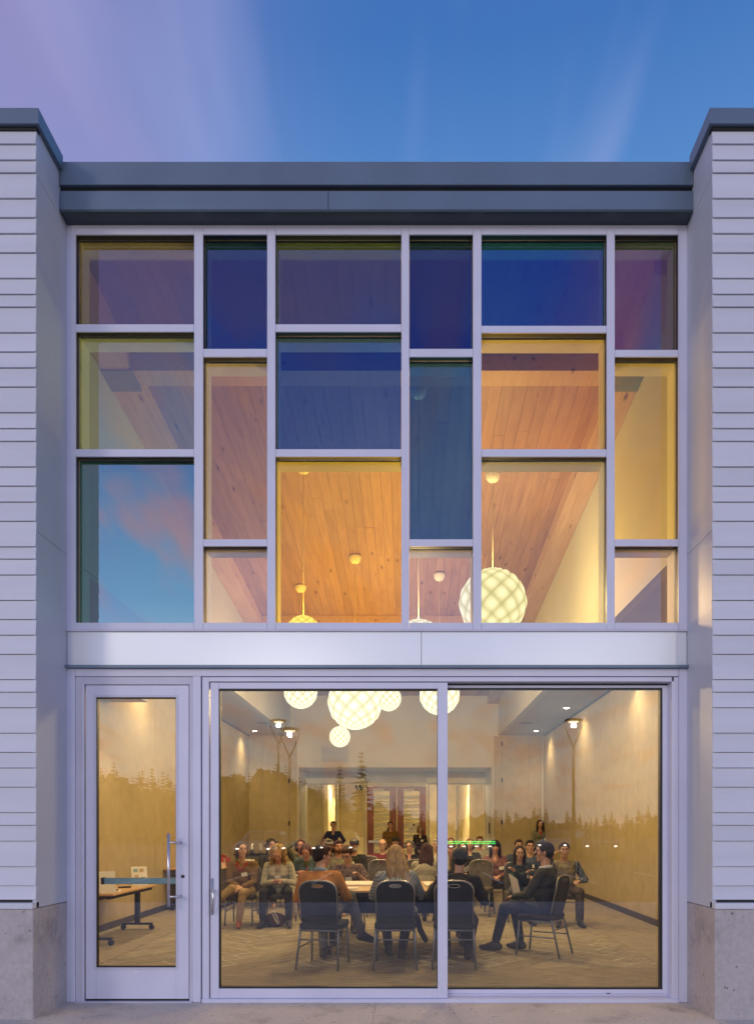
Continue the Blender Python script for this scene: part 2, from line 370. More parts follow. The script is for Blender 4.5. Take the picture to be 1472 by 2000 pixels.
# board courses measured upwards from the flashing (metres)
P7 = [.196, .098, .122, .196, .147, .122, .147]
ys = [1730.4, 1693, 1643, 1612.2, 1587.4, 1537.6, 1500, 1469.6, 1432, 1382.4, 1352, 1327.4, 1278, 1240.6, 1210, 1172.6, 1123, 1092, 1068, 1018]
H = [HC+(HY-y)/255 for y in ys]
h = H[-1]
for dh in [.147, .122, .147, .196, .098, .122, .196]*4:
    h += dh
    if h > 6.76: break
    H.append(h)
H.append(6.80)
def wing(side):
    sx = -1 if side < 0 else 1
    xe = XL if side < 0 else XR
    xo = xe+sx*6.0
    nm = ('left', 'beyond the narrow glass door') if side < 0 else ('right', 'beyond the fixed pane')
    w = empty('building_wing', f'{nm[0]} projecting wing with lavender grey lap siding on a concrete plinth', 'building', (xe, -.49, 0))
    ox, oy = xe, -.49
    def B(name, mat, *bx, bev=0):
        m = MB()
        for b in bx:
            a = list(b); m.box(min(a[0], a[1])-ox, max(a[0], a[1])-ox, a[2]-oy, a[3]-oy, a[4], a[5])
        if bev: m.bevel(bev, 2)
        return m.build(name, mat, w)
    # plinth
    B('concrete_plinth', CONC, (xe, xo, -.535, .25, -.05, .838), bev=.008)
    B('base_flashing', SIDING, (xe-sx*.0, xo, -.545, -.45, .842, .885))
    B('flashing_shadow_gap', BLACK, (xe+sx*.04, xo, -.478, -.44, .886, .906))
    # backing wall and return
    B('wall_core', pmat('sheathing', (.3, .3, .33), .8), (xe+sx*.03, xo, -.475, .20, .84, 6.86))
    zs = [.842, 3.737, 6.465, 6.86]
    for a, b in zip(zs, zs[1:]):
        B('return_panel', PANEL, (xe, xe+sx*.028, -.483, .20, a+.002, b-.002))
    prev = .908
    for k, hh in enumerate(H):
        # tapered lap board: bottom edge proud of the top edge
        m = MB(); e0, e1 = sorted((xe+sx*.0015-ox, xo-ox))
        yb_, yt = -.497-oy, -.4845-oy
        vs = [(e0, yb_, prev), (e1, yb_, prev), (e1, yt, hh-.001), (e0, yt, hh-.001), (e0, -.474-oy, prev), (e1, -.474-oy, prev), (e1, -.474-oy, hh-.001), (e0, -.474-oy, hh-.001)]
        q = [m.bm.verts.new(v) for v in vs]
        for f in ((0,1,2,3), (4,7,6,5), (0,4,5,1), (3,2,6,7), (0,3,7,4), (1,5,6,2)): m.bm.faces.new([q[i] for i in f])
        m.build('siding_board', SIDING, w); prev = hh+.003
    # coping
    B('coping', COPING, (xe-sx*.035, xo, -.525, -.44, 6.822, 6.94), (xe-sx*.035, xe+sx*.09, -.44, -.135, 6.822, 6.938), (xe+sx*.09, xo, -.44, .3, 6.83, 6.90))
    B('coping_shadow_gap', BLACK, (xe-sx*.005, xo, -.498, -.45, 6.80, 6.822))
    return w
wing(-1); wing(1)

# ================================================================== CENTRAL FACADE
fac = empty('glazed_facade', 'two storey recessed glass facade with coloured panes between the wings', 'building', (0, 0, 0))
def FP(name, mat, *bx, lab=None, bev=0, par=None):
    m = MB()
    for b in bx: m.box(*b)
    if bev: m.bevel(bev, 1)
    o = m.build(name, mat, par or fac)
    if lab: o['label'] = lab
    return o
# roof edge
FP('roof_coping', COPING, (XL+.004, XR-.004, -.135, .35, 6.705, 6.895), bev=.004)
FP('fascia_gap', BLACK, (XL+.002, XR-.002, -.10, .30, 6.66, 6.705))
FP('roof_fascia', COPING, (XL+.002, -.645, -.128, .3, 6.508, 6.662), bev=.003)
FP('roof_fascia', COPING, (-.642, XR-.002, -.128, .3, 6.508, 6.662), bev=.003)
FP('soffit_panel', COPING2, (XL+.002, XR-.002, -.126, .28, 6.492, 6.507))
# side trims
FP('side_trim', ALU, (XL+.001, U(146.5), .002, .09, 0.0, V(1305.8)))
FP('side_trim', ALU, (XL+.001, U(146.5), .004, .09, V(1229), 6.490))
FP('side_trim', ALU, (U(1325.5), XR-.001, .002, .09, 0.0, V(1305.8)))
FP('side_trim', ALU, (U(1325.5), XR-.001, .004, .09, V(1229), 6.490))
FP('head_trim', ALU2, (U(147), U(1325), .003, .09, V(446), 6.490))
cols = [(148, 379), (397, 521.5), (538, 783.5), (799, 923), (940, 1184), (1200, 1324)]
rows = [[(458, 633), (648, 877), (892, 1216)], [(458, 681), (697, 1053), (1067, 1216)], [(458, 633), (648, 877), (892, 1216)],
        [(458, 681), (697, 1053), (1067, 1216)], [(458, 636), (650, 877), (892, 1216)], [(458, 683), (697, 1053), (1067, 1216)]]
YG = .063; YB = .26
def member(name, x0, y0, x1, y1):
    o = FP(name, ALU, (U(x0)+.001, U(x1)-.001, 0, .014, V(y1)+.0008, V(y0)-.0008), bev=.0012)
    FP('gasket', BLACK, (U(x0)+.002, U(x1)-.002, .0145, YG+.004, V(y1)+.002, V(y0)-.002), par=o)
    FP('inner_frame', WHITE, (U(x0)+.001, U(x1)-.001, YG+.026, YB, V(y1)+.001, V(y0)-.001), par=o)
    return o
for (a, b), (c, d) in zip(cols, cols[1:]): member('mullion', b, 446, c, 1229)
member('mullion', 146.7, 446, 148.4, 1229); member('mullion', 1323.8, 446, 1325.4, 1229)
for (x0, x1), rr in zip(cols, rows):
    member('head_rail', x0, 446, x1, 458)
    for (a, b), (c, d) in zip(rr, rr[1:]): member('transom', x0, b, x1, c)
    member('sill_rail', x0, 1216, x1, 1229)
# coloured glass: (name, transmission, reflection tint, mirror strength)
G = {
 (0,0): ('dull gold', (.34, .34, .16), (.38, .54, .84), .27), (0,1): ('olive yellow', (.48, .62, .36), (.54, .74, .88), .26), (0,2): ('teal blue', (.03, .17, .19), (.72, .80, .90), .42),
 (1,0): ('deep blue green', (.03, .10, .13), (.20, .28, .66), .34), (1,1): ('pale green', (.66, .62, .42), (.60, .58, .8), .16), (1,2): ('clear', (.86, .80, .70), (.7, .7, .9), .17),
 (2,0): ('yellow green', (.13, .20, .06), (.26, .34, .72), .28), (2,1): ('cyan blue', (.10, .22, .36), (.18, .28, .70), .28), (2,2): ('strong yellow', (.92, .74, .16), (.5, .5, .7), .07),
 (3,0): ('dark green', (.03, .08, .09), (.18, .22, .60), .30), (3,1): ('slate teal', (.06, .17, .28), (.22, .34, .72), .22), (3,2): ('clear', (.80, .78, .78), (.7, .6, .8), .17),
 (4,0): ('indigo', (.03, .17, .22), (.22, .24, .78), .34), (4,1): ('amber', (.82, .66, .24), (.5, .5, .75), .09), (4,2): ('pale lime', (.78, .75, .52), (.6, .6, .8), .08),
 (5,0): ('plum', (.12, .20, .16), (.66, .38, .66), .28), (5,1): ('golden yellow', (.90, .76, .30), (.7, .6, .6), .10), (5,2): ('clear', (.95, .85, .72), (.7, .6, .8), .17)}
GB = gmat('clear_glass_back', (.98, .98, .98), (1, 1, 1), .02, .2)
rowname = ['top', 'middle', 'bottom']; cnt = 0
for ci, ((x0, x1), rr) in enumerate(zip(cols, rows)):
    for ri, (y0, y1) in enumerate(rr):
        nm, T, R, f0 = G[(ci, ri)]
        cnt += 1
        gm_ = gmat('glass_%s_%d' % (nm.replace(' ', '_'), cnt), T, R, f0)
        m = MB(); m.box(U(x0)+.002, U(x1)-.002, YG+.006, YG+.024, V(y1)+.003, V(y0)-.003)
        m.bm.faces.ensure_lookup_table()
        for f in m.bm.faces:
            f.normal_update(); f.material_index = 0 if f.calc_center_median().y < YG+.008 else 1
        o = m.build('window_pane', [gm_, GB], fac); o['label'] = f'{nm} tinted pane, {rowname[ri]} of the {["first","second","third","fourth","fifth","sixth"][ci]} column'
# spandrel
FP('sill_flashing', ALU2, (XL+.003, XR-.003, -.012, .08, V(1233.5), V(1229.6)))
FP('spandrel_panel', SPAN, (XL+.004, U(822.3), .006, .08, V(1300), V(1233.5)), bev=.0015)
FP('spandrel_panel', SPAN, (U(823.1), XR-.004, .006, .08, V(1300), V(1233.5)), bev=.0015)
FP('drip_flashing', COPING, (U(127), U(1344.5), -.035, .08, V(1305.5), V(1300.3)), lab='thin dark blue drip flashing')
# storefront frame
HT = V(1308.5)
FP('head_frame', ALU, (U(147), U(1325), .004, .12, V(1320.5), V(1305.8)), bev=.001)
FP('frame_post', ALU, (U(377), U(392), .002, .14, 0, V(1320.9)), bev=.001)
FP('door_frame', ALU2, (U(147), U(163.5), .018, .14, 0, V(1321)), (U(163.5), U(369), .018, .14, V(1336), V(1321)), (U(369), U(376.7), .018, .14, 0, V(1321)), bev=.0012)
FP('door_frame_stop', ALU, (U(160.2), U(163.7), .006, .0178, 0, V(1334)), bev=.001)
FP('door_leak_strip', BLACK, (U(165), U(368), .030, .07, .0, .028))  # black strip added to stop room light leaking under the door
FP('threshold', ALU2, (U(148), U(376), -.01, .14, -.02, .008))
# slider outer frame
FP('slider_frame', ALU, (U(394.5), U(407.5), .010, .20, 0, V(1322)), (U(407.5), U(1316), .010, .20, V(1330.5), V(1322)), (U(1312), U(1325), .010, .20, 0, V(1322)), bev=.0015)
FP('slider_sill', ALU, (U(394.5), U(1325), -.012, .20, -.004, .030), bev=.002)
FP('slider_sill', ALU2, (U(408), U(1312), .085, .20, .030, .052), bev=.002)
FP('weep_slot', BLACK, (U(1184, .08), U(1191, .08), .0835, .086, V(1941.5, .08), V(1939.8, .08)))
FP('slider_head', COPING2, (U(875), U(1311), .10, .20, V(1337, .1), V(1330, .1)))
# ---- glass door
dr = empty('glass_door', 'narrow full height glazed entrance door with a long steel pull', 'door', (U(166), .02, 0))
def DP(name, mat, *bx, bev=0, par=None):
    m = MB()
    for b in bx: m.box(b[0]-U(166), b[1]-U(166), b[2]-.02, b[3]-.02, b[4], b[5])
    if bev: m.bevel(bev, 1)
    return m.build(name, mat, par or dr)
dz0, dz1 = V(1952), V(1337.6)
gx0, gx1, gz0, gz1 = U(186.5), U(342.5), V(1890.5), V(1361)
DP('stile', ALU, (U(166), gx0, .02, .07, dz0, dz1), bev=.0012); DP('stile', ALU, (gx1, U(367.4), .02, .07, dz0, dz1), bev=.0012)
DP('top_rail', ALU, (gx0+.0005, gx1-.0005, .021, .07, gz1, dz1), bev=.0012); DP('bottom_rail', ALU, (gx0+.0005, gx1-.0005, .021, .07, dz0, gz0), bev=.0012)
DP('glazing_bead', ALU2, (gx0-.02, gx0, .016, .0198, gz0-.02, gz1+.02), (gx1, gx1+.02, .016, .0198, gz0-.02, gz1+.02), (gx0, gx1, .016, .0198, gz1, gz1+.02), (gx0, gx1, .016, .0198, gz0-.02, gz0), bev=.001)
DP('gasket', BLACK, (gx0+.0008, gx0+.006, .022, .06, gz0+.001, gz1-.001), (gx1-.003, gx1-.0008, .022, .06, gz0+.001, gz1-.001), (gx0+.006, gx1-.003, .022, .06, gz1-.008, gz1-.001), (gx0+.006, gx1-.003, .022, .06, gz0+.001, gz0+.01))
CG = gmat('clear_glass', (.95, .95, .93), (.88, .94, 1.0), .088, .5)
def pane(name, x0, x1, y0, y1, z0, z1, mat, par):
    m = MB(); m.box(x0, x1, y0, y1, z0, z1); m.bm.faces.ensure_lookup_table()
    for f in m.bm.faces: f.material_index = 0 if f.calc_center_median().y < y0+.001 else 1
    return m.build(name, [mat, GB], par)
pane('door_glass', gx0-U(166)+.001, gx1-U(166)-.001, .022, .034, gz0+.002, gz1-.002, CG, dr)
m = MB(); hx = U(335.5)-U(166); m.tube([(hx, -.10, V(1769)), (hx, -.10, V(1627.5))], .012, 12)
for py in (1645, 1750): m.tube([(hx, -.10, V(py)), (U(352)-U(166), -.10+.02, V(py)), (U(352)-U(166), 0, V(py))], .009, 10)
m.build('door_handle', CHROME, dr)
MB().lathe([(.010, -.01), (.0135, -.008), (.0135, .0)], (U(356)-U(166), 0, V(1712)), 16, axis='Y').build('lock_cylinder', BLKM, dr)
pbm = pmat('push_bar_metal', (.26, .42, .46), .3, .5)
DP('push_bar', pbm, (U(196), U(343), .075, .125, V(1726.5, .1), V(1714.5, .1)), bev=.004)
DP('push_bar_end', BLKM, (U(190), U(196), .072, .13, V(1727, .1), V(1714, .1)))
m = MB(); m.lathe([(.021, -.0015), (.021, 0)], (0, 0, 0), 20, axis='Y'); o = m.build('maker_badge', pmat('badge', (.75, .75, .8), .4), dr, (U(264)-U(166), .0, V(1899))); o.scale = (1.15, 1, .32)
# ---- sliding door
sl = empty('sliding_door', 'large clear sliding glass panel in front of the meeting room with a curved handle', 'door', (U(410), .02, 0))
def SP(name, mat, *bx, bev=0):
    m = MB()
    for b in bx: m.box(b[0]-U(410), b[1]-U(410), b[2]-.02, b[3]-.02, b[4], b[5])
    if bev: m.bevel(bev, 1)
    return m.build(name, mat, sl)
sx0, sx1, sz0, sz1 = U(426), U(854.5), V(1932), V(1344)
SP('stile', ALU, (U(410), sx0, .02, .085, V(1950.5), V(1332)), bev=.0015); SP('stile', ALU, (sx1, U(874), .02, .085, V(1950.5), V(1332)), bev=.0015)
SP('top_rail', ALU, (sx0+.0005, sx1-.0005, .021, .085, sz1, V(1332)), bev=.0015); SP('bottom_rail', ALU, (sx0+.0005, sx1-.0005, .021, .085, V(1950.5), sz0), bev=.0015)
SP('gasket', BLACK, (sx0+.0008, sx0+.008, .030, .075, sz0+.001, sz1-.001), (sx1-.004, sx1-.0008, .03, .075, sz0+.001, sz1-.001), (sx0+.008, sx1-.004, .03, .075, sz1-.012, sz1-.001), (sx0+.008, sx1-.004, .03, .075, sz0+.001, sz0+.014))
pane('sliding_glass', sx0-U(410)+.001, sx1-U(410)-.001, .026, .040, sz0+.002, sz1-.002, CG, sl)
m = MB(); hx = U(413.5)-U(410)
m.tube([(hx, -.004, V(1716)), (hx, -.004, V(1787))], .009, 8)
m.tube([(hx-.002, -.004, V(1738)), (hx+.012, -.040, V(1738.5)), (hx+.022, -.055, V(1745)), (hx+.018, -.055, V(1757)), (hx+.006, -.055, V(1770)), (hx, -.05, V(1779)), (hx, -.01, V(1781))], [.009, .010, .010, .009, .009, .009, .008], 10)
m.build('door_handle', CHROME, sl)
# ---- fixed pane
fx = empty('fixed_window', 'large fixed clear pane right of the sliding door', 'window', (U(876), .10, 0))
Y1 = .10
def XP(name, mat, *bx, bev=0):
    m = MB()
    for b in bx: m.box(b[0]-U(876), b[1]-U(876), b[2]-Y1, b[3]-Y1, b[4], b[5])
    if bev: m.bevel(bev, 1)
    return m.build(name, mat, fx)
a0, a1, b0, b1 = U(862, Y1), U(1293, Y1), V(1932.5, Y1), V(1343.5, Y1)
XP('frame', ALU, (a1, U(1303.5, Y1), Y1, .16, V(1946, Y1), V(1338.5, Y1)), (a0, a1, Y1, .16, b1, V(1338.5, Y1)), (a0, a1, Y1, .16, V(1946, Y1), b0), bev=.0015)
XP('gasket', BLACK, (a1-.019, a1-.001, Y1+.003, .155, b0+.001, b1-.001), (a0, a1-.019, Y1+.003, .155, b1-.012, b1-.001), (a0, a1-.019, Y1+.003, .155, b0+.001, b0+.013))
pane('fixed_glass', a0-U(876), a1-U(876)-.002, .012, .028, b0+.003, b1-.003, CG, fx)
FP('inner_reveal', WHITE, (U(1318, .2), U(1330, .2), .2015, .32, 0, V(1330)), (U(146), U(1318, .2), .2015, .32, V(1334), V(1321)), (U(377), U(394), .142, .32, 0, V(1334)), (U(140), U(147), .142, .32, 0, V(1334)))

# ================================================================== ROOM
WL, WR = -4.30, 3.71            # side walls
UL, UR = -3.17, 2.47            # clerestory walls
ZS = 3.965                      # soffit height
YW = .30; YK = 1400/72-D0       # back wall
def ceil_z(y): return 7.26-.114*(y+D0)
room = struct(MB().box(WL-.1, WR+.1, .0, 22, -.2, -.006).build('floor', CARPB))
# herringbone carpet planks
cp = MB(); cp.box(-.497, .497, -.122, .122, -.004, .0); cp.box(-.497, .497, .1155, .1222, -.004, .0004, 1); cp.box(-.497, -.4915, -.122, .1155, -.004, .0004, 1); cpm = cp.mesh('carpet_plank', [CARP, pmat('carpet_accent', (.62, .60, .44), .95)])
x0, x1, y0, y1 = -3.28, 2.70, 1.50, 8.9
n = 0
c45 = math.cos(PI/4)
cells = []
for i in range(-60, 90):
    for j in range(-8, 8):
        for k, (ax, ay) in enumerate(((2, .5), (.5, 3))):
            cu = (i+4*j+ax)*.25; cv = (i-4*j+ay)*.25
            X = (cu-cv)*c45-.4; Y = (cu+cv)*c45+1.0
            if x0-.05 < X < x1+.05 and y0-.05 < Y < y1: cells.append((Y, X, k))
cells.sort()
for Y, X, k in cells[:300]: inst('carpet_plank', cpm, room, (X, Y, -.002+random.uniform(-.0006, .0006)), (0, 0, PI/4+k*PI/2))
YF = cells[min(299, len(cells)-1)][0]
# border carpet strips laid over the ragged plank ends, flush and slightly proud
for bx in ((WL, WR, .3, 1.50), (WL, x0, 1.5, 14), (x1, WR, 1.5, 14)):
    MB().box(bx[0], bx[1], bx[2], bx[3], -.004, .002).build('carpet_border', CARPB, room)
MB().box(x0, x1, YF-.1, 14, -.0062, -.0035).build('carpet_field', CARP, room)
# interior front wall around the opening
IW = struct(MB().box(WL, U(133), .205, .30, 0, 3.9).box(U(1340), WR, .205, .30, 0, 3.9).box(UL, U(133), .205, .30, 3.9, 6.6).box(U(1340), UR, .205, .30, 3.9, 6.6).box(U(140), U(1330), .262, .31, V(1315), V(1222)).box(U(140), U(1330), .262, .31, V(452), 6.64).build('front_wall', WALLP))
# side walls made of fabric panels
def side_wall(name, x, sx, ys_, lab):
    w = struct(MB().box(min(x, x+sx*.12), max(x, x+sx*.12), .2, YK, 0, ZS).build(name, DARKBASE))
    for a, b in zip(ys_, ys_[1:]):
        MB().box(x-.02 if sx > 0 else x, x if sx > 0 else x+.02, a+.004, b-.004, .10, ZS-.035).build('wall_panel', FABRIC, w)
    MB().box(x-.03 if sx > 0 else x, x if sx > 0 else x+.03, .3, YK, 0, .098).build('skirting', DARKBASE, w)
    MB().box(x-.03 if sx > 0 else x, x if sx > 0 else x+.03, .3, YK, ZS-.033, ZS).build('shadow_gap', DARKBASE, w)
    return w
def yz(s): return 1400/s-D0
side_wall('left_wall', WL, -1, [.3, 1.7, 3.95, 6.2, 8.45, 10.7, YK], '')
side_wall('right_wall', WR, 1, [.3, 2.1, (3.71*1400/(1247-795))-D0, (3.71*1400/(1126-795))-D0, YK], '')
# soffits (lowered side ceilings) and clerestory walls
def clere(name, xa, xb, xw, sx):
    o = struct(MB().box(xa+(.121 if sx > 0 else 0), xb-(.121 if sx < 0 else 0), .3, YK, ZS, ZS+.12).build(name, SOFFIT))
    m = MB()
    y_ = (.3, YK+2)
    pts = [(xw, y_[0], ZS), (xw, y_[1], ZS), (xw, y_[1], ceil_z(y_[1])+.2), (xw, y_[0], ceil_z(y_[0])+.2)]
    q = [m.bm.verts.new(p) for p in pts]+[m.bm.verts.new((p[0]+sx*.12, p[1], p[2])) for i, p in enumerate(pts)]
    for f in ((0,1,2,3), (4,7,6,5), (0,4,5,1), (1,5,6,2), (2,6,7,3), (3,7,4,0)): m.bm.faces.new([q[i] for i in f])
    m.build('clerestory_wall', WALLU, o)
    return o
sfl = clere('left_soffit', WL, UL, UL, -1); sfr = clere('right_soffit', UR, WR, UR, 1)
for xx, zz in ((-3.45, 1400/81.7-D0), (2.84, 1400/81.7-D0)):
    MB().lathe([(.14, -.004), (.15, 0)], (0, 0, 0), 24).build('speaker_grille', pmat('grille', (.12, .12, .14), .6), sfl if xx < 0 else sfr, (xx, zz, ZS-.001))
# ceiling planks on a sloping deck
ce = struct(MB().box(UL-.2, UR+.2, -.02, 16.2, .03, .12).build('ceiling', BLKM))
ce.location = (0, 0, ceil_z(0)); ce.rotation_euler = (-math.atan(.114), 0, 0)
pw = .141; nx = int((UR-UL+.3)/pw)
for i in range(nx):
    xa = UL-.15+i*pw; cuts = [.02, random.uniform(2.5, 6), random.uniform(7.5, 11), 16]
    for a, b in zip(cuts, cuts[1:]):
        dz_ = random.uniform(-.003, .003)
        m = MB(); m.box(-pw/2+.0014, pw/2-.0014, a, b-.003, 0, .029); m.build('ceiling_plank', PLANK, ce, (xa+pw/2, 0, dz_))
sl_t = -math.atan(.114)
def sloped_beam(name, xa, xb, ya, yb, drop, par=None):
    m = MB(); m.box(xa, xb, ya, yb, -drop, -.003); o = m.build(name, BEAM, ce); return o
sloped_beam('glulam_beam', UL+.002, UL+.30, .35, 14.6, .22); sloped_beam('glulam_beam', UR-.30, UR-.002, .35, 14.6, .22)
sloped_beam('cross_beam', UL+.302, UR-.302, 1.50, 1.72, .20)
sloped_beam('cross_beam', UL+.302, UR-.302, 8.2, 8.42, .16)
for xx in (UL+.15, UR-.15): MB().box(xx-.17, xx+.17, 1.46, 1.76, -.235, -.20).build('steel_plate', pmat('beam_plate', (.2, .24, .26), .4, .6), ce)
# back wall with alcove
AX0, AX1, AZ = (583-795)/72, (960-795)/72, 3.10
YD = 1400/66.5-D0
bw = struct(MB().box(WL, AX0, YK, YK+.15, 0, ZS).box(AX1, WR, YK, YK+.15, 0, ZS).box(AX0, AX1, YK, YK+.15, AZ, ZS).box(UL, UR, YK, YK+.15, ZS, 5.5).build('back_wall', WALLP))
MB().box(AX0-.12, AX0, YK+.15, YD, 0, AZ+.1).box(AX1, AX1+.12, YK+.15, YD, 0, AZ+.1).box(AX0-.12, AX1+.12, YK+.15, YD+.1, AZ, AZ+.12).build('alcove_lining', pmat('alcove_paint', (.46, .43, .40), .7), bw)
for pa, pb in ((486, 513), (513, 565), (565, 580), (964, 979.5), (979.5, 1031.5), (1031.5, 1057)):
    MB().box((pa-795)/72+.006, (pb-795)/72-.006, YK-.02, YK, .1, ZS-.02).build('wall_panel', FABRIC, bw)
for px, py in ((565, 1525), (565, 1608), (979.5, 1453), (979.5, 1524), (979.5, 1606)):
    MB().box((px-795)/72-.02, (px-795)/72+.02, YK-.035, YK-.02, HC+(HY-py)/72-.06, HC+(HY-py)/72+.06).build('hinge', BLKM, bw)
MB().box((955-795)/72-.015, (955-795)/72+.015, YK-.03, YK-.02, 1.3, 1.6).build('wall_switch', BLKM, bw)
vt = MB().box((628-795)/72, (680-795)/72, YK-.03, YK-.001, HC+(HY-1488.5)/72, HC+(HY-1458)/72).build('return_air_grille', pmat('grille_paint', (.50, .46, .42), .6), bw)
for k in range(9):
    z = HC+(HY-1486)/72+k*.043
    MB().box(-.34, .34, -.012, .0, -.012, .012, rot=Matrix.Rotation(.5, 3, 'X')).build('louvre', pmat('grille_paint', (.50, .46, .42), .6), vt, ((654-795)/72, YK-.028, z))
# inner storefront in the alcove
sf = empty('inner_glass_partition', 'glazed partition with two red wood doors at the far end of the room', 'partition', (0, YD, 0))
def q(px): return (px-795)/66.5
def qv(py): return HC+(HY-py)/66.5
FRAME = pmat('cream_frame', (.66, .60, .42), .5)
m = MB(); m.box(AX0, AX1, -.04, .06, qv(1529), AZ); m.build('bulkhead', pmat('bulkhead_paint', (.50, .46, .42), .7), sf)
fm = []
for px in (597, 657, 712, 836, 893, 947): MB().box(q(px)-.04, q(px)+.04, -.03, .06, 0, qv(1529)).build('mullion', FRAME, sf)
for a, b in ((AX0, q(597)-.04), (q(947)+.04, AX1)): MB().box(a, b, -.02, .05, 0, qv(1529)).build('side_infill', FRAME, sf)
for a, b in ((597, 657), (657, 712), (836, 893), (893, 947)):
    MB().box(q(a)+.04, q(b)-.04, -.02, .04, 0, .12).box(q(a)+.04, q(b)-.04, -.02, .04, qv(1533), qv(1529)).build('rail', FRAME, sf)
    MB().box(q(a)+.04, q(b)-.04, .0, .008, .12, qv(1533)).build('glass', gmat('inner_glass_%d' % a, (.93, .93, .9), (1, 1, 1), .03, .3), sf)
MB().box(q(716), q(832), -.04, .05, qv(1536), qv(1529)).build('door_head', FRAME, sf)
for a, b in ((598, 712), (834, 948)):
    MB().box(q(a), q(b), -.16, -.05, qv(1530), qv(1520)).build('shade_box', pmat('shade_box', (.66, .62, .50), .5), sf)
for a, b, s_ in ((716.5, 774, 1), (775, 832, -1)):
    d = empty('red_wood_door', ('left' if s_ > 0 else 'right')+' leaf of the far red wood double door with frosted stripes', 'door', (q(a), YD, 0))
    w_ = q(b)-q(a); z1 = qv(1536.5)
    g0, g1 = .20, w_-.20
    MB().box(0, g0, -.03, .02, .01, z1).box(g1, w_, -.03, .02, .01, z1).box(g0, g1, -.03, .02, qv(1545), z1).box(g0, g1, -.03, .02, .01, .25).build('door_leaf', DOORW, d)
    MB().box(g0, g1, -.006, .002, .25, qv(1545)).build('glass', gmat('door_glass_%d' % a, (.85, .85, .8), (1, 1, 1), .04, .3), d)
    z = .28; k = 0
    for hgt, gap in ((.12, .10), (.20, .06), (.05, .08), (.16, .12), (.10, .05), (.06, .09), (.14, .08), (.05, .05), (.09, .05), (.04, .07), (.12, .05), (.04, .05), (.10, .12), (.04, .16), (.14, .04)):
        if z+hgt > qv(1546): break
        MB().box(g0+.002, g1-.002, -.012, -.008, z, z+hgt).build('frosted_band', FROST, d); z += hgt+gap
    MB().box(.05 if s_ > 0 else w_-.45, .45 if s_ > 0 else w_-.05, -.09, -.04, 1.02, 1.09).build('push_bar', CHROME, d)
    MB().box(g0-.02, g0+.30, -.07, -.035, z1-.14, z1-.06).build('door_closer', FRAME, d)
# poster on the right leaf
po = MB().box(0, .22, -.004, 0, 0, .30).build('paper_notice', PAPER); po.location = (q(797), YD-.034, qv(1627)); tag(po, 'paper notice taped to the right red wood door', 'notice')
MB().box(.13, .19, -.006, -.004, .20, .27).build('dark_print', pmat('print_dark', (.12, .05, .04), .7), po)
MB().box(.04, .16, -.006, -.004, .13, .145).build('text_line', pmat('print_blue', (.1, .15, .25), .7), po)
# lobby behind
lb = struct(MB().box(AX0-2, AX1+2, YD+.1, YD+5.2, -.2, -.005).build('lobby_floor', pmat('lobby_tile', (.24, .20, .15), .3)))
LW = pmat('lobby_wall_paint', (.70, .60, .38), .6)
lw = struct(MB().box(AX0-2.1, AX0-2, YD, YD+5, 0, 3.2).box(AX1+2, AX1+2.1, YD, YD+5, 0, 3.2).box(AX0-2, AX1+2, YD+5, YD+5.1, 0, 3.2).box(AX0-2.1, AX0-.12, YD+.02, YD+.1, 0, 3.2).box(AX1+.12, AX1+2.1, YD+.02, YD+.1, 0, 3.2).build('lobby_wall', LW))
struct(MB().box(AX0-2.1, AX1+2.1, YD+.06, YD+5.1, 3.12, 3.2).build('lobby_ceiling', LW))
pr = struct(MB().box(-2.52, -2.40, YD+.7, YD+5, 0, 3.12).box(-1.30, -1.2, YD+2.2, YD+5, 0, 3.12).box(1.9, 2.0, YD+.9, YD+5, 0, 3.12).build('lobby_partition', LW))
for k, xx in enumerate((-1.62, -1.50, -1.40, -1.31)):
    t = empty('track_light', f'black track spotlight {["farthest left","second from left","third from left","last"][k]} of the row in the corridor', 'lamp', (xx, YD+.8+k*.12, 2.75), group='track lights in the corridor')
    MB().tube([(0, 0, .1), (.10, .02, -.13)], .045, 12).build('lamp_can', BLKM, t); MB().tube([(0, 0, .37), (0, 0, .08)], .01, 6).build('stem', BLKM, t)

# ------------------------------------------------------------------ lamps of the room
def spot(loc, e, size, col=(1, .74, .42), blend=.7, rot=(0, 0, 0), par=None, r=.04):
    l = bpy.data.lights.new('downlight_lamp', 'SPOT'); l.energy = e; l.spot_size = math.radians(size); l.spot_blend = blend; l.color = col; l.shadow_soft_size = r
    o = bpy.data.objects.new('downlight_lamp', l); COL.objects.link(o); o.location = loc; o.rotation_euler = rot
    if par is not None: o.parent = par
    return o
LED = emat('downlight_glow', (1, .86, .62), 60)
k = 0
ORD = ['nearest', 'second nearest', 'third from the facade', 'farthest']
for xx, side in ((-3.93, 'left'), (3.32, 'right')):
    for i, zz in enumerate((7.95, 11.45, 14.96, 18.5)):
        d = empty('downlight', f'{ORD[i]} recessed downlight in the {side} soffit', 'lamp', (xx, zz-D0, ZS), group='recessed downlights along the side walls')
        MB().lathe([(.075, -.006), (.085, -.004), (.085, 0)], (0, 0, 0), 20).build('trim_ring', WHITE, d)
        MB().lathe([(.05, -.008), (.05, -.0065)], (0, 0, 0), 16).build('lens', LED, d)
        spot((0, 0, -.03), 85, 120, blend=1.0, r=.08, par=d, rot=(0, (-.15 if xx > 0 else .15), 0))
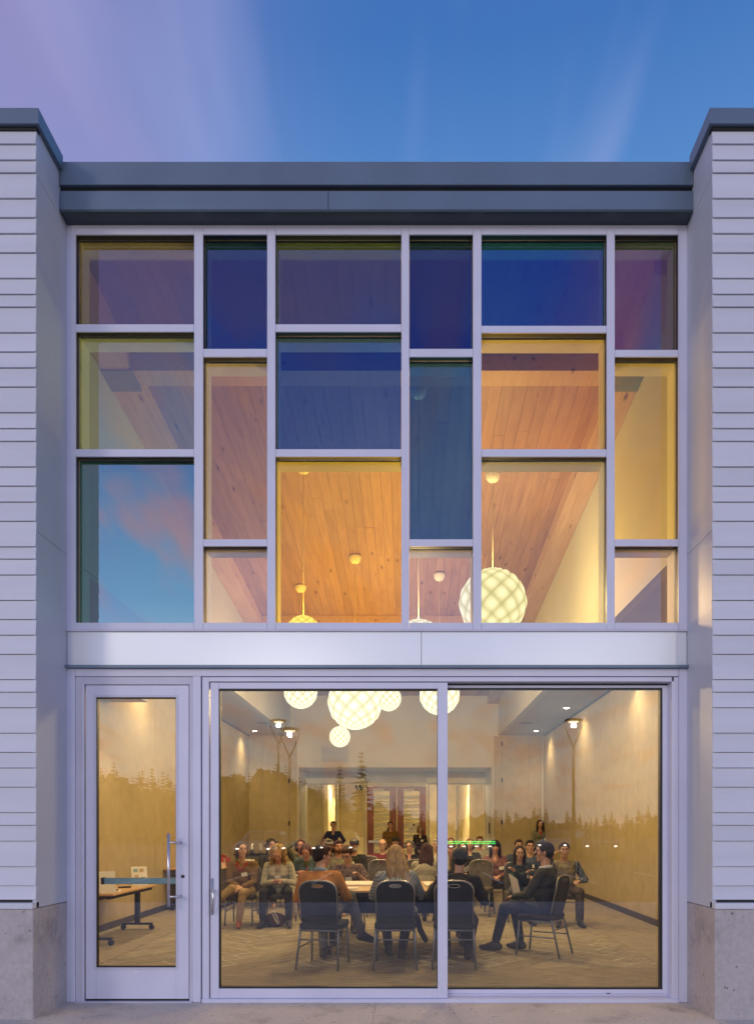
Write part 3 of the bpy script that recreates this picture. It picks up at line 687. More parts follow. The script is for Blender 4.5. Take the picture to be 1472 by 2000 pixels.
# pendants: quilted shades
def quilt():
    m = MB(); nu, nv = 120, 60; nn = 10
    vs = []
    lay = m.bm.verts.layers.float.new('cell')
    for j in range(nv+1):
        lat = -PI/2+PI*j/nv; row = []
        # Mercator-like latitude keeps cells roughly square
        ml_ = math.log(math.tan(PI/4+max(-1.36, min(1.36, lat))/2))
        for i in range(nu):
            lo = 2*PI*i/nu
            a = nn*(lo+ml_)/2; b_ = nn*(lo-ml_)/2
            c_ = (abs(math.sin(a))*abs(math.sin(b_)))**.55
            r = .955+.045*c_
            v = m.bm.verts.new((r*math.cos(lat)*math.cos(lo), r*math.cos(lat)*math.sin(lo), r*math.sin(lat))); v[lay] = c_
            row.append(v)
        vs.append(row)
    for j in range(nv):
        for i in range(nu):
            f = m.bm.faces.new((vs[j][i], vs[j][(i+1) % nu], vs[j+1][(i+1) % nu], vs[j+1][i])); f.smooth = True
    bmesh.ops.remove_doubles(m.bm, verts=vs[0]+vs[-1], dist=.001)
    mt, nt, out = newmat('quilted_lamp_shade'); N = nt.nodes.new; L = nt.links.new
    at = N('ShaderNodeAttribute'); at.attribute_name = 'cell'
    r = N('ShaderNodeValToRGB'); L(at.outputs['Fac'], r.inputs[0]); ramp(r, [(0, (.40, .36, .14)), (.35, (.66, .60, .32)), (1, (1.0, .92, .68))])
    e = N('ShaderNodeEmission'); L(r.outputs[0], e.inputs[0]); e.inputs[1].default_value = EMB
    tr = N('ShaderNodeBsdfTransparent'); tr.inputs[0].default_value = (1, .93, .75, 1); ms = N('ShaderNodeMixShader'); ms.inputs[0].default_value = .16
    L(e.outputs[0], ms.inputs[1]); L(tr.outputs[0], ms.inputs[2]); L(ms.outputs[0], out.inputs[0])
    return m.mesh('lamp_shade', mt)
EMB = 1.8
qm = quilt()
capm = MB().lathe([(.02, -.115), (.06, -.105), (.088, -.07), (.098, -.02), (.10, 0)], (0, 0, 0), 20).mesh('ceiling_cup', WHITE)
CORD = pmat('pendant_cord', (.75, .68, .5), .6)
PEND = [(961.8, 1178, 147, .90, 'large quilted globe pendant hanging nearest the glass on the right'),
        (817, 1263, 176, .60, 'globe pendant mostly hidden behind the white band, on the central cord'),
        (592.5, 1236, 150, .45, 'small globe pendant peeking above the white band on the left'),
        (587, 1351.5, 109, .60, 'medium globe pendant above the left of the sliding door'),
        (693.4, 1371.5, 119, .90, 'large globe pendant in the middle of the sliding door'),
        (758.5, 1364, 98, .51, 'small globe pendant partly hidden right of the large middle globe'),
        (858, 1357, 113, .70, 'globe pendant behind the meeting stile of the sliding door'),
        (663.5, 1439, 91, .45, 'smallest lowest globe pendant below the large middle one')]
for px, py, s_, d_, lab in PEND:
    y = 1400/s_-D0; x = (px-795)/s_; z = HC+(HY-py)/s_
    t = empty('pendant_lamp', lab, 'lamp', (x, y, z), group='quilted globe pendants')
    o = inst('lamp_shade', qm, t, scale=(d_/2,)*3); o.rotation_euler = (0, 0, random.uniform(0, 6))
    l = bpy.data.lights.new('bulb', 'POINT'); l.energy = 1080*(d_/.9)**2; l.color = (1, .77, .44); l.shadow_soft_size = d_*.16
    lo = bpy.data.objects.new('bulb', l); COL.objects.link(lo); lo.parent = t
    zt = ceil_z(y)-z
    MB().tube([(0, 0, d_/2-.01), (0, 0, zt-.08)], .005, 6).build('cord', CORD, t)
    inst('ceiling_cup', capm, t, (0, 0, zt-.005))
for px, py, s_, lab in ((0, 0, 0, ''),): pass
hb_ = empty('wall_washer', 'shallow hanging light box seen at the top of the door glass', 'lamp', (-3.92, 3.95, 3.2))
MB().box(-.34, .20, 0, .35, .06, .3).build('housing', SOFFIT, hb_)
spot((.02, .18, .03), 100, 100, par=hb_, rot=(0, -.3, 0))
# unseen point lamps added to brighten the lobby walls
for xx, yy in ((-3.2, 1.1), (-1.9, 1.0), (.0, 2.6), (1.5, 1.0), (2.7, 1.6)):
    l = bpy.data.lights.new('lobby_fill', 'POINT'); l.energy = 60; l.color = (1, .80, .46); l.shadow_soft_size = .12
    lo = bpy.data.objects.new('lobby_fill', l); COL.objects.link(lo); lo.location = (xx, YD+yy, 2.85)
lobbl = empty('lobby_downlights', 'warm downlights in the lobby ceiling beyond the partition', 'lamp', (0, YD+1.0, 3.1))
for xx, yy in ((-3.0, .2), (-2.0, .5), (-1.7, 1.6), (0, 1.6), (1.3, .4), (2.2, .4), (2.9, 1.4)):
    spot((xx, yy, -.02), 420, 110, par=lobbl, r=.05, col=(1, .78, .42))
    MB().lathe([(.05, -.008), (.05, 0)], (0, 0, 0), 12).build('lens', LED, lobbl, (xx, yy, .012))

# ================================================================== CAR PARK (seen mirrored in the glass)
def refl(px, path, py=None, h=None):
    x = (px-795)/1400*path; y = -(path-D0)
    return x, y
LAMPG = emat('street_lamp_glow', (1, .80, .5), 9)
for px, py, path, lab in ((565, 1424, 26, 'black car park lamp post with a ring head, the nearer of the left pair'), (543, 1407, 31, 'added black lamp post with a ring head, standing for the doubled reflection of the left one'), (1122, 1405, 27, 'slim car park lamp post facing the fixed pane')):  # farther left post is added to imitate a doubled reflection
    x, y = refl(px, path); h = HC+(HY-py)/1400*path
    t = empty('street_lamp', lab, 'street lamp', (x, y, -.13), group='car park lamp posts')
    MB().tube([(0, 0, 0), (0, 0, h-.9)], [.07, .05], 10).build('post', BLKM, t)
    MB().tube([(0, 0, h-.9), (-.34, 0, h-.1), (-.34, 0, h+.02)], .022, 6).tube([(0, 0, h-.9), (.34, 0, h-.1), (.34, 0, h+.02)], .022, 6).build('fork', BLKM, t)
    MB().lathe([(.33, .10), (.36, .13), (.30, .19), (.05, .21)], (0, 0, h-.02), 20).build('lamp_head', BLKM, t)
    MB().lathe([(.10, .06), (.19, .07), (.20, .098)], (0, 0, h-.02), 20).build('lens', LAMPG, t)
    l = bpy.data.lights.new('street_lamp_light', 'POINT'); l.energy = 850; l.color = (1, .86, .76); l.shadow_soft_size = .09
    lo = bpy.data.objects.new('street_lamp_light', l); COL.objects.link(lo); lo.parent = t; lo.location = (0, .0, h-.06)
# far wood of conifers
rnd = random.Random(5)
wd = MB()
def conifer(mb, x, y, h, w):
    z0 = -.1; mb.tube([(x, y, z0), (x, y, h*.97)], [h*.018, .02], 5)
    n = int(16+h*.55)
    for k in range(n):
        t = k/n; z = h*(.10+.88*t); r = w*(1-t)**.8*rnd.uniform(.7, 1.12)+.08
        m_ = max(6, int(15*(1-t)+5))
        for q_ in range(m_):
            a = 2*PI*(q_+rnd.random())/m_; rr = r*rnd.uniform(.7, 1.1); dr = rr*rnd.uniform(.1, .55)
            c, s_ = math.cos(a), math.sin(a); wd_ = rr*.36+.14
            p = [(x, y, z+.1*h/n), (x+c*rr*.6-s_*wd_, y+s_*rr*.6+c*wd_, z-dr*.5), (x+c*rr, y+s_*rr, z-dr+rnd.uniform(0, .2)), (x+c*rr*.6+s_*wd_, y+s_*rr*.6-c*wd_, z-dr*.6)]
            mb.poly(p)
def skyline(px):
    # top of the mirrored tree line (photograph y) at photograph x
    pts = [(-900, 1520), (100, 1505), (200, 1500), (340, 1520), (430, 1505), (480, 1510), (560, 1492), (620, 1532), (700, 1556), (780, 1576), (900, 1592), (1000, 1580), (1150, 1594), (1250, 1580), (1400, 1575), (2600, 1530)]
    for (a, b), (c, d) in zip(pts, pts[1:]):
        if a <= px <= c: return b+(d-b)*(px-a)/(c-a)
    return 1540
px = -850
while px < 2500:
    path = rnd.uniform(92, 135); x, y = refl(px, path)
    top = skyline(px)+rnd.uniform(-12, 24)
    hh = HC+(HY-top)/1400*path
    conifer(wd, x, y, hh, hh*rnd.uniform(.20, .30)); px += rnd.uniform(5, 13)
def broadleaf(mb, x, y, h, w):
    mb.tube([(x, y, -.1), (x, y, h*.6)], [.25, .1], 5)
    for k in range(260):
        a = rnd.uniform(0, 2*PI); t = rnd.random(); r = w*math.sin(PI*min(1, .12+.88*t))**.6*rnd.random()**.4; z = h*(.22+.78*t)+rnd.uniform(-.4, .4)
        p = Vector((x+r*math.cos(a), y+r*math.sin(a), z)); u = Vector((rnd.uniform(-1, 1), rnd.uniform(-.4, .4), rnd.uniform(-1, 1)))*rnd.uniform(.3, .75); v = Vector((u.z, 0, -u.x))*.8
        mb.poly([p-u, p+v, p+u, p-v])
px = -850
while px < 2500:
    path = rnd.uniform(80, 100); x, y = refl(px, path); top = skyline(px)+rnd.uniform(10, 40)
    hh = HC+(HY-top)/1400*path; (broadleaf if rnd.random() < .6 else conifer)(wd, x, y, hh, hh*rnd.uniform(.28, .4)); px += rnd.uniform(18, 34)
for px, top, path in ((706, 1460, 70), (663, 1488, 72), (222, 1482, 85), (297, 1494, 85), (318, 1502, 88), (100, 1495, 80)):
    x, y = refl(px, path); hh = HC+(HY-top)/1400*path; conifer(wd, x, y, hh, hh*.19)
tag(wd.build('far_wood', pmat('conifer_green', (.035, .055, .028), .9, 0, .3, .3)), kind='stuff')
HEADL = emat('headlight_glow', (1, .90, .75), 14); TAILG = emat('green_strip_glow', (.02, 1, .12), 9)
def car(x, y, rz, col, lab, lit=True):
    t = empty('parked_car', lab, 'car', (x, y, -.13), rz, group='cars in the car park')
    cm_ = pmat('car_paint_'+lab.split()[0], col, .25, .3, .03)
    # side profile, front at +Y
    prof = [(-2.2, .35), (-2.25, .75), (-2.1, .98), (-1.5, 1.02), (-.95, 1.42), (.25, 1.45), (1.0, 1.02), (1.95, .86), (2.2, .66), (2.2, .33)]
    def ext(pr, w, w2, nm, mat):
        m = MB(); A = [m.bm.verts.new((-(w if p[1] < 1.03 else w2), p[0], p[1])) for p in pr]; B = [m.bm.verts.new(((w if p[1] < 1.03 else w2), p[0], p[1])) for p in pr]
        n_ = len(pr); m.bm.faces.new(A); m.bm.faces.new(list(reversed(B)))
        for i in range(n_): m.bm.faces.new((A[i], B[i], B[(i+1) % n_], A[(i+1) % n_]))
        return m.build(nm, mat, t)
    ext(prof, .88, .66, 'body', cm_)
    gl = pmat('car_glass', (.02, .025, .03), .08, 0)
    MB().poly([(-.70, .97, 1.05), (.70, .97, 1.05), (.60, .33, 1.41), (-.60, .33, 1.41)]).build('windscreen', gl, t)
    for sx_ in (-1, 1):
        MB().poly([(sx_*.87, .85, 1.05), (sx_*.87, -1.4, 1.05), (sx_*.69, -.95, 1.38), (sx_*.69, .25, 1.40)]).build('side_window', gl, t)
        for yy in (1.35, -1.4):
            MB().lathe([(.2, -.1), (.32, -.1), (.33, .0), (.32, .1), (.2, .1)], (sx_*.80, yy, .33), 18, axis='X').build('wheel', BLKM, t)
        MB().ell((sx_*.66, 2.13, .70), (.085, .06, .045)).build('headlight', HEADL if lit else WHITE, t)
for px, path, rz, col, lab in ((497, 30, .05, (.3, .3, .32), 'silver parked car with lit headlamps facing the sliding door'), (578, 31, -.04, (.05, .06, .1), 'navy parked car with lit headlamps beside the silver car'), (655, 32, 0, (.25, .03, .03), 'red parked car with lit headlamps at the end of the row'),
                               (1122, 36, .5, (.4, .4, .42), 'grey parked car turned aside, opposite the fixed pane'), (1195, 34, .2, (.1, .1, .11), 'black parked car opposite the right end of the fixed pane')):
    x, y = refl(px, path); car(x, y-2.2, rz, col, lab, True)
x0_, y_ = refl(868, 36); x1_, _ = refl(968, 36)  # made-up wall, its glowing strips imitate a green line mirrored in the glass
pw_ = MB().box(x0_, x1_, y_-.4, y_, -.13, .95).build('prop_wall', CONC); tag(pw_, 'made-up low concrete planter wall with two green light strips', 'prop')
MB().box(x0_, x1_, y_+.005, y_+.03, .74, .78).build('light_strip', TAILG, pw_); MB().box(x0_, x1_, y_+.005, y_+.03, .66, .69).build('light_strip', TAILG, pw_)
for k in range(4):
    MB().box(x0_+.25+k*.65, x0_+.42+k*.65, y_+.005, y_+.02, .50, .55).build('step_light', HEADL, pw_)

# ================================================================== CHAIRS
def chair_meshes(fab):
    # back panel with a hand hole near the top
    m = MB(); W2, z0, z1 = .192, .42, .905
    out = []
    for k in range(25):
        a = PI*k/24; cx_ = math.cos(a); sz = math.sin(a)
        out.append((W2*math.copysign(abs(cx_)**.62, cx_), z1-.13+.13*abs(sz)**.75))
    out = [(W2*.93, z0)]+out+[(-W2*.93, z0)]
    hole = [(.062*math.cos(2*PI*k/14), z1-.045+.017*math.sin(2*PI*k/14)) for k in range(14)]
    def yb(z): return .175+.10*(z-.42)/.5+.02*math.sin((z-.42)/.5*PI)
    vo = [m.bm.verts.new((x, yb(z), z)) for x, z in out]; vh = [m.bm.verts.new((x, yb(z), z)) for x, z in hole]
    es = [m.bm.edges.new((vo[i], vo[(i+1) % len(vo)])) for i in range(len(vo))]+[m.bm.edges.new((vh[i], vh[(i+1) % 14])) for i in range(14)]
    bmesh.ops.triangle_fill(m.bm, use_beauty=True, use_dissolve=False, edges=es)
    r = bmesh.ops.extrude_face_region(m.bm, geom=list(m.bm.faces))
    for v in [e for e in r['geom'] if isinstance(e, bmesh.types.BMVert)]: v.co.y -= .042
    back = m.mesh('backrest', fab)
    rim = MB().tube([(x*1.03, yb(z)-.02, z+(.006 if z > .8 else 0)) for x, z in out], .0115, 6).mesh('back_frame', RIM)
    hm = MB().tube([(x, yb(z)+.001, z) for x, z in hole], .005, 5, closed=True).mesh('handle_rim', RIM)
    st = MB(); st.box(-.215, .215, -.23, .20, .405, .47); st.bevel(.022, 3)
    for f in st.bm.faces: f.smooth = True
    seat = st.mesh('seat', fab)
    fr = MB().tube([(-.20, -.20, .395), (.20, -.20, .395), (.20, .19, .395), (-.20, .19, .395)], .011, 6, closed=True).tube([(-.20, .20, .30), (.20, .20, .30)], .008, 6).tube([(-.205, -.19, .22), (-.215, .22, .22)], .008, 6).tube([(.205, -.19, .22), (.215, .22, .22)], .008, 6).mesh('seat_frame', LEGM)
    legs = [MB().tube([(sx*.195, -.20, .395), (sx*.207, -.235, .0)], .0125, 8).mesh('front_leg', LEGM) for sx in (-1, 1)]+[MB().tube([(sx*.20, .175, .44), (sx*.203, .20, .36), (sx*.222, .285, .0)], .0125, 8).mesh('rear_leg', LEGM) for sx in (-1, 1)]
    return dict(backrest=back, back_frame=rim, handle_rim=hm, seat=seat, seat_frame=fr, legs=legs)
RIM = pmat('chair_rim_metal', (.34, .32, .28), .3, .8, .04)
CHM = {'k': chair_meshes(CHAIRF), 'g': chair_meshes(CHAIRG)}
def chair(x, z, rz, lab, kind='g', group='banquet chairs'):
    """seat centre at x, distance z from the camera; faces -Y at rz=0"""
    t = empty('banquet_chair', lab, 'chair', (x, z-D0, 0.002), rz, group=group); c = CHM[kind]
    for nm in ('backrest', 'back_frame', 'handle_rim', 'seat', 'seat_frame'): inst(nm, c[nm], t)
    for l in c['legs']: inst('leg', l, t)
    return t

# ================================================================== TABLES
def flip_table(x, y, w, d, h, rz, lab, beam=True, inset=.12):
    t = empty('folding_table', lab, 'table', (x, y, .002), rz)
    m = MB(); m.box(-w/2, w/2, -d/2, d/2, h-.026, h); m.bevel(.004, 1); m.build('table_top', OAK, t)
    MB().box(-w/2+.02, w/2-.02, -.03, .03, h-.09, h-.028).box(-w/2+.02, w/2-.02, -d/2+.05, -d/2+.09, h-.07, h-.028).build('beam', BLKM, t)
    if beam: MB().box(-w/2+.1, w/2-.1, -.012, .0, h-.30, h-.092).build('modesty_rail', BLKM, t)
    for sx in (-1, 1):
        xx = sx*(w/2-inset)
        l = MB().box(xx-.035, xx+.035, -.03, .03, .07, h-.09).box(xx-.03, xx+.03, -d*.42, d*.42, .07, .10).build('leg', BLKM, t)
        for sy in (-1, 1):
            MB().lathe([(.028, -.02), (.037, -.015), (.037, .015), (.028, .02)], (xx, sy*d*.40, .037), 14, axis='X').tube([(xx, sy*d*.40, .037), (xx, sy*d*.40, .08)], .012, 6).build('caster', BLKM, t)
    return t
PZ = .002
T1 = flip_table(-.11, 8.16+.375-D0, 1.80, .75, .74, 0, 'oak topped black flip table nearest the window, in front of the three backs')
T2 = flip_table(-.11, 8.16+.375+.76-D0, 1.80, .75, .74, 0, 'oak topped black flip table on the far side of the pair')
TS = flip_table(-3.86, 9.57-D0, 1.5, .50, .64, PI/2, 'low oak table on casters along the left wall, seen through the door', beam=False, inset=.05)
TC = flip_table(-3.75, 13.3-D0, 1.5, .95, .74, PI/2, 'small oak table with snacks at the left wall behind the woman in the brown jacket')
TC.location.x = -3.78
MB().box(-.72, .72, -.47, -.455, .05, .70).build('modesty_panel', pmat('dark_panel', (.08, .06, .04), .6), TC)
def thing(mb, name, mat, loc, rz, lab, cat, group=None):
    o = mb.build(name, mat); o.location = loc; o.rotation_euler = (0, 0, rz); return tag(o, lab, cat, group)
thing(MB().box(-.14, .14, -.11, .11, 0, .012), 'paper_stack', PAPER, (-.72, 8.42-D0, .742), .05, 'thin white pad at the front edge of the near table', 'paper')
thing(MB().box(-.21, .21, -.30, .30, 0, .02), 'paper_stack', PAPER, (-.60, 9.1-D0, .742), -.03, 'large stack of white sheets between the two tables on the left', 'paper')
thing(MB().box(-.21, .21, -.30, .30, 0, .02), 'paper_stack', PAPER, (.42, 9.0-D0, .742), .04, 'large stack of white sheets at the right end of the tables', 'paper')
thing(MB().box(-.08, .08, -.11, .11, 0, .03), 'notebook', PAPER, (-1.0, 9.35-D0, .742), .4, 'open notebook in front of the woman in the floral blouse', 'notebook')
# sign holders on the left table
for zz, xx, lab, kind in ((8.95, -3.74, 'blank standing paper sign nearest the door edge, in a clear holder', 0), (10.05, -3.74, 'standing paper sign printed with pale colour blocks', 1)):
    s = empty('sign_holder', lab, 'sign', (xx, zz-D0, .643), .55)
    R_ = Matrix.Rotation(math.radians(-17), 3, 'X')
    MB().box(-.105, .105, -.004, .0, 0, .28, rot=R_).build('paper', PAPER, s)
    MB().box(-.108, .108, .0005, .003, 0, .284, rot=R_).box(-.108, .108, -.03, .07, 0, .003).build('holder', gmat('acrylic_%d' % kind, (.95, .95, .95), (1, 1, 1), .05, .4), s)
    if kind == 0:
        pass
    else:
        for (a, b, c) in ((-.05, .20, (.25, .42, .40)), (.03, .20, (.55, .42, .2)), (-.04, .11, (.5, .42, .25)), (.045, .08, (.25, .42, .40)), (-.035, .035, (.5, .4, .25))):
            MB().box(a-.028, a+.028, -.007, -.0045, b, b+.05, rot=R_).build('print_block', pmat('print_%d' % int(c[0]*100+b*1000), c, .7), s)
thing(MB().box(-.10, .10, -.14, .14, 0, .004), 'loose_sheet', PAPER, (-3.80, 9.25-D0, .643), .3, 'loose white sheet on the low table, under the pen', 'paper')
thing(MB().tube([(-.09, 0, .012), (.09, .02, .012)], .008, 8), 'pen', BLKM, (-3.80, 9.2-D0, .645), .2, 'black pen lying on the loose sheet', 'pen')
thing(MB().box(-.08, .08, -.035, .035, 0, .02), 'remote_control', BLKM, (-3.84, 9.75-D0, .643), .4, 'black remote control on the low table between the signs', 'remote')
# snacks
rr = random.Random(3)
bx = thing(MB().box(-.22, .22, -.16, .16, 0, .09), 'snack_box', pmat('white_card', (.75, .6, .5), .6), (-3.55, 13.05-D0, .742), .1, 'open white box of snack packets at the front of the corner table', 'box')
for k in range(14): inst('packet', MB().box(-.035, .035, -.02, .02, 0, .07, rot=Matrix.Rotation(rr.uniform(-.4, .4), 3, 'X')).mesh('packet', pmat('packet_%d' % (k % 3), ((.45, .03, .02), (.65, .5, .35), (.35, .08, .02))[k % 3], .4)), bx, (-.19+.063*(k % 7), -.08+.13*(k//7), .085))
bx2 = thing(MB().box(-.25, .25, -.14, .14, 0, .16), 'snack_box', pmat('red_card', (.35, .05, .03), .6), (-3.6, 13.45-D0, .742), -.1, 'red card box heaped with packets at the back of the corner table', 'box')
for k in range(12): inst('packet', MB().box(-.035, .035, -.02, .02, 0, .06, rot=Matrix.Rotation(rr.uniform(-.6, .6), 3, 'Y')).mesh('packet', pmat('packet_%d' % (k % 3), (.4, .1, .1), .4)), bx2, (-.2+.036*k, rr.uniform(-.08, .08), .155))
# serving cart
sc = empty('serving_cart', 'dark grey serving cart with carafes behind the blonde woman', 'cart', (-3.02, 14.9-D0, .002))
MB().box(-.48, .48, -.28, .28, .08, .90).bevel(.01, 1).build('cart_body', pmat('cart_grey', (.12, .12, .10), .5), sc)
MB().box(-.52, .52, -.30, .30, .902, .93).build('cart_top', BLKM, sc)
for sx in (-1, 1):
    for sy in (-1, 1): MB().lathe([(.03, -.015), (.04, 0), (.03, .015)], (sx*.4, sy*.22, .041), 12, axis='X').build('caster', BLKM, sc)
CLG = pmat('dull_glassware', (.45, .42, .33), .12, 0)
for k in range(5):
    thing(MB().lathe([(.04, 0), (.045, .10), (.02, .16), (.022, .20)], (0, 0, 0), 12), 'carafe', CHROME if k % 2 else CLG, (-3.38+k*.17, 14.78-D0+.05*(k % 3), .933), 0, f'{["first","second","third","fourth","fifth"][k]} small carafe from the left on the serving cart', 'carafe', 'carafes on the serving cart')
for k in range(7):
    thing(MB().lathe([(.028, 0), (.035, .11)], (0, 0, 0), 10), 'paper_cup', PAPER, (-3.20+(k % 4)*.08, 13.75+(k//4)*.09-D0, .742), 0, f'{["front left","second front","third front","front right","back left","middle back","back right"][k]} white paper cup on the little side table', 'cup', 'white paper cups on the corner table')
TC2 = flip_table(-3.0, 13.85-D0, .9, .5, .74, 0, 'little side table carrying white paper cups behind the seated women')
# water bottle under the empty chair and handbag
b_ = empty('water_bottle', 'clear black capped water bottle standing by the empty chair leg', 'bottle', (1.05, 11.85-D0, .002))
MB().lathe([(.04, 0), (.042, .20), (.03, .24)], (0, 0, 0), 14).build('bottle_body', pmat('bottle_body', (.40, .34, .27), .2), b_); MB().lathe([(.032, .24), (.034, .33), (.02, .35)], (0, 0, 0), 14).build('bottle_cap', BLKM, b_)
hbg = empty('handbag', 'dark brown handbag with a cream cord on the floor between the blonde woman\'s feet', 'bag', (-1.95, 10.60-D0, .002))
m = MB(); m.ell((0, 0, .095), (.17, .10, .115)); 
for v in m.bm.verts:
    v.co.z = max(v.co.z, 0.0)
for f in m.bm.faces: f.smooth = True
m.build('bag_body', pmat('bag_leather', (.09, .05, .05), .5, 0, .2, 8, .2), hbg)
MB().tube([(-.05, -.09, .21), (0, -.115, .24), (.05, -.115, .15), (.08, -.115, .06), (.06, -.12, .05), (.0, -.115, .16), (-.03, -.10, .2)], .006, 6).build('cord', PAPER, hbg)
hb2 = empty('handbag', 'rust brown shoulder bag hanging on the seat beside the brown jacket', 'bag', (-2.90, 10.95-D0, .30))
m = MB(); m.ell((0, 0, .12), (.10, .07, .14)); [setattr(f, 'smooth', True) for f in m.bm.faces]; m.build('bag_body', pmat('rust_leather', (.28, .07, .03), .5, 0, .2, 8, .2), hb2)
MB().tube([(-.05, 0, .22), (0, 0, .34), (.05, 0, .22)], .007, 6).build('strap', pmat('rust_leather', (.28, .07, .03), .5), hb2)
# ================================================================== PEOPLE
_tmpc = bpy.data.collections.new('scratch'); COL.children.link(_tmpc)
def voxel(mb, vox, name, mats, smooth=3, sf=.5):
    me = bpy.data.meshes.new('scratch'); mb.bm.to_mesh(me); mb.bm.free()
    ob = bpy.data.objects.new('scratch', me); _tmpc.objects.link(ob)
    r = ob.modifiers.new('r', 'REMESH'); r.mode = 'VOXEL'; r.voxel_size = vox; r.use_smooth_shade = True
    s = ob.modifiers.new('s', 'SMOOTH'); s.factor = sf; s.iterations = smooth
    dg = bpy.context.evaluated_depsgraph_get(); dg.update()
    me2 = bpy.data.meshes.new_from_object(ob.evaluated_get(dg)); me2.name = name
    me2.materials.clear()
    for m in (mats if isinstance(mats, (list, tuple)) else [mats]): me2.materials.append(m)
    bpy.data.objects.remove(ob); bpy.data.meshes.remove(me)
    return me2
def skinm(c):
    nm = 'skin_%02d%02d' % (int(c[0]*100), int(c[1]*100))
    return pmat(nm, c, .5, 0, .05, 9, .02, 60)
def cloth(name, col, rough=.85): return pmat('cloth_'+name, col, rough, 0, .12, 7, .8, 13, bd=.045)
def plaid(name, c1, c2, c3, sc=28):
    if name in MATS: return MATS[name]
    m, nt, out = newmat(name); N = nt.nodes.new; L = nt.links.new
    b = N('ShaderNodeBsdfPrincipled'); b.inputs['Roughness'].default_value = .9; L(b.outputs[0], out.inputs[0])
    tc = N('ShaderNodeTexCoord'); cur = None
    c = None
    for ax, col, k in (('X', c2, 1.0), ('Z', c3, 1.0), ('X', c3, .37)):
        w = N('ShaderNodeTexWave'); w.bands_direction = ax; w.inputs['Scale'].default_value = sc/20*k*3; w.inputs['Distortion'].default_value = .6; L(tc.outputs['Object'], w.inputs[0])
        mr = N('ShaderNodeMapRange'); L(w.outputs['Fac'], mr.inputs[0]); mr.inputs[1].default_value = .6; mr.inputs[2].default_value = .75; mr.inputs[4].default_value = .65
        mx = N('ShaderNodeMix'); mx.data_type = 'RGBA'; L(mr.outputs[0], mx.inputs[0]); mx.inputs[7].default_value = (*col, 1)
        if c is None: mx.inputs[6].default_value = (*c1, 1)
        else: L(c, mx.inputs[6])
        c = mx.outputs[2]
    L(c, b.inputs['Base Color']); MATS[name] = m; return m
def speck(name, c1, c2, sc=55, th=.45):
    if name in MATS: return MATS[name]
    m, nt, out = newmat(name); N = nt.nodes.new; L = nt.links.new
    b = N('ShaderNodeBsdfPrincipled'); b.inputs['Roughness'].default_value = .9; L(b.outputs[0], out.inputs[0])
    tc = N('ShaderNodeTexCoord'); n = N('ShaderNodeTexNoise'); n.inputs['Scale'].default_value = sc; n.inputs['Detail'].default_value = 2; L(tc.outputs['Object'], n.inputs[0])
    r = N('ShaderNodeValToRGB'); L(n.outputs[0], r.inputs[0]); ramp(r, [(th-.03, c1), (th+.08, c2)]); L(r.outputs[0], b.inputs['Base Color']); MATS[name] = m; return m
def knit(name, c1, c2):
    if name in MATS: return MATS[name]
    m, nt, out = newmat(name); N = nt.nodes.new; L = nt.links.new
    b = N('ShaderNodeBsdfPrincipled'); b.inputs['Roughness'].default_value = .95; L(b.outputs[0], out.inputs[0])
    tc = N('ShaderNodeTexCoord'); w = N('ShaderNodeTexWave'); w.bands_direction = 'DIAGONAL'; w.inputs['Scale'].default_value = 14; w.inputs['Distortion'].default_value = 1.5; L(tc.outputs['Object'], w.inputs[0])
    r = N('ShaderNodeValToRGB'); L(w.outputs['Fac'], r.inputs[0]); ramp(r, [(.2, c1), (.6, c2)]); L(r.outputs[0], b.inputs['Base Color'])
    bp = N('ShaderNodeBump'); bp.inputs['Strength'].default_value = .8; bp.inputs['Distance'].default_value = .01; L(w.outputs['Fac'], bp.inputs['Height']); L(bp.outputs[0], b.inputs['Normal']); MATS[name] = m; return m
EYE = pmat('eye_dark', (.02, .015, .012), .2); LIP = pmat('lips', (.30, .09, .06), .5); BADGE = pmat('badge_white', (.85, .84, .74), .6); GLF = pmat('glasses_frame', (.03, .025, .02), .35)
LEA = lambda n, c: pmat('shoe_'+n, c, .45, 0, .12, 10, .1, 50)

def ik(a, b, l1, l2, pole):
    a = Vector(a); b = Vector(b); d = b-a; L = min(d.length, (l1+l2)*.998); d.normalize(); b = a+d*L
    c = (l1*l1-l2*l2+L*L)/(2*L); h = math.sqrt(max(0, l1*l1-c*c))
    p = Vector(pole); p = p-d*p.dot(d)
    p = p.normalized() if p.length > 1e-5 else d.orthogonal().normalized()
    return a+d*c+p*h, b
ARMS = {  # wrist targets, person-local (x to the viewer's right when facing camera, y negative = forward), pole for elbow
 'lap': ((-.05, -.27, .60), (.05, -.29, .615)), 'knees': ((-.13, -.34, .60), (.13, -.34, .60)), 'phone': ((-.045, -.33, .66), (.07, -.32, .67)),
 'table': ((-.13, -.40, .79), (.13, -.38, .79)), 'crossed': ((.09, -.19, .80), (-.10, -.21, .83)), 'down': ((-.25, -.04, .86), (.25, -.04, .86)),
 'hug': ((.10, -.19, 1.10), (-.10, -.21, 1.13)), 'behind': ((-.12, .12, .95), (.12, .12, .95)), 'kneeR': ((.0, -.30, .60), (.07, -.34, .585)),
 'writeL': ((-.13, -.30, .72), (.02, -.32, .72)), 'chin': ((-.10, -.28, .60), (.06, -.17, 1.02)), 'headhand': ((-.06, -.10, 1.24), (.1, -.28, .6)),
 'paper': ((-.10, -.30, .66), (.10, -.28, .63)), 'side': ((-.24, -.12, .60), (.24, -.15, .62)), 'front': ((-.08, -.22, .92), (.08, -.23, .93))}
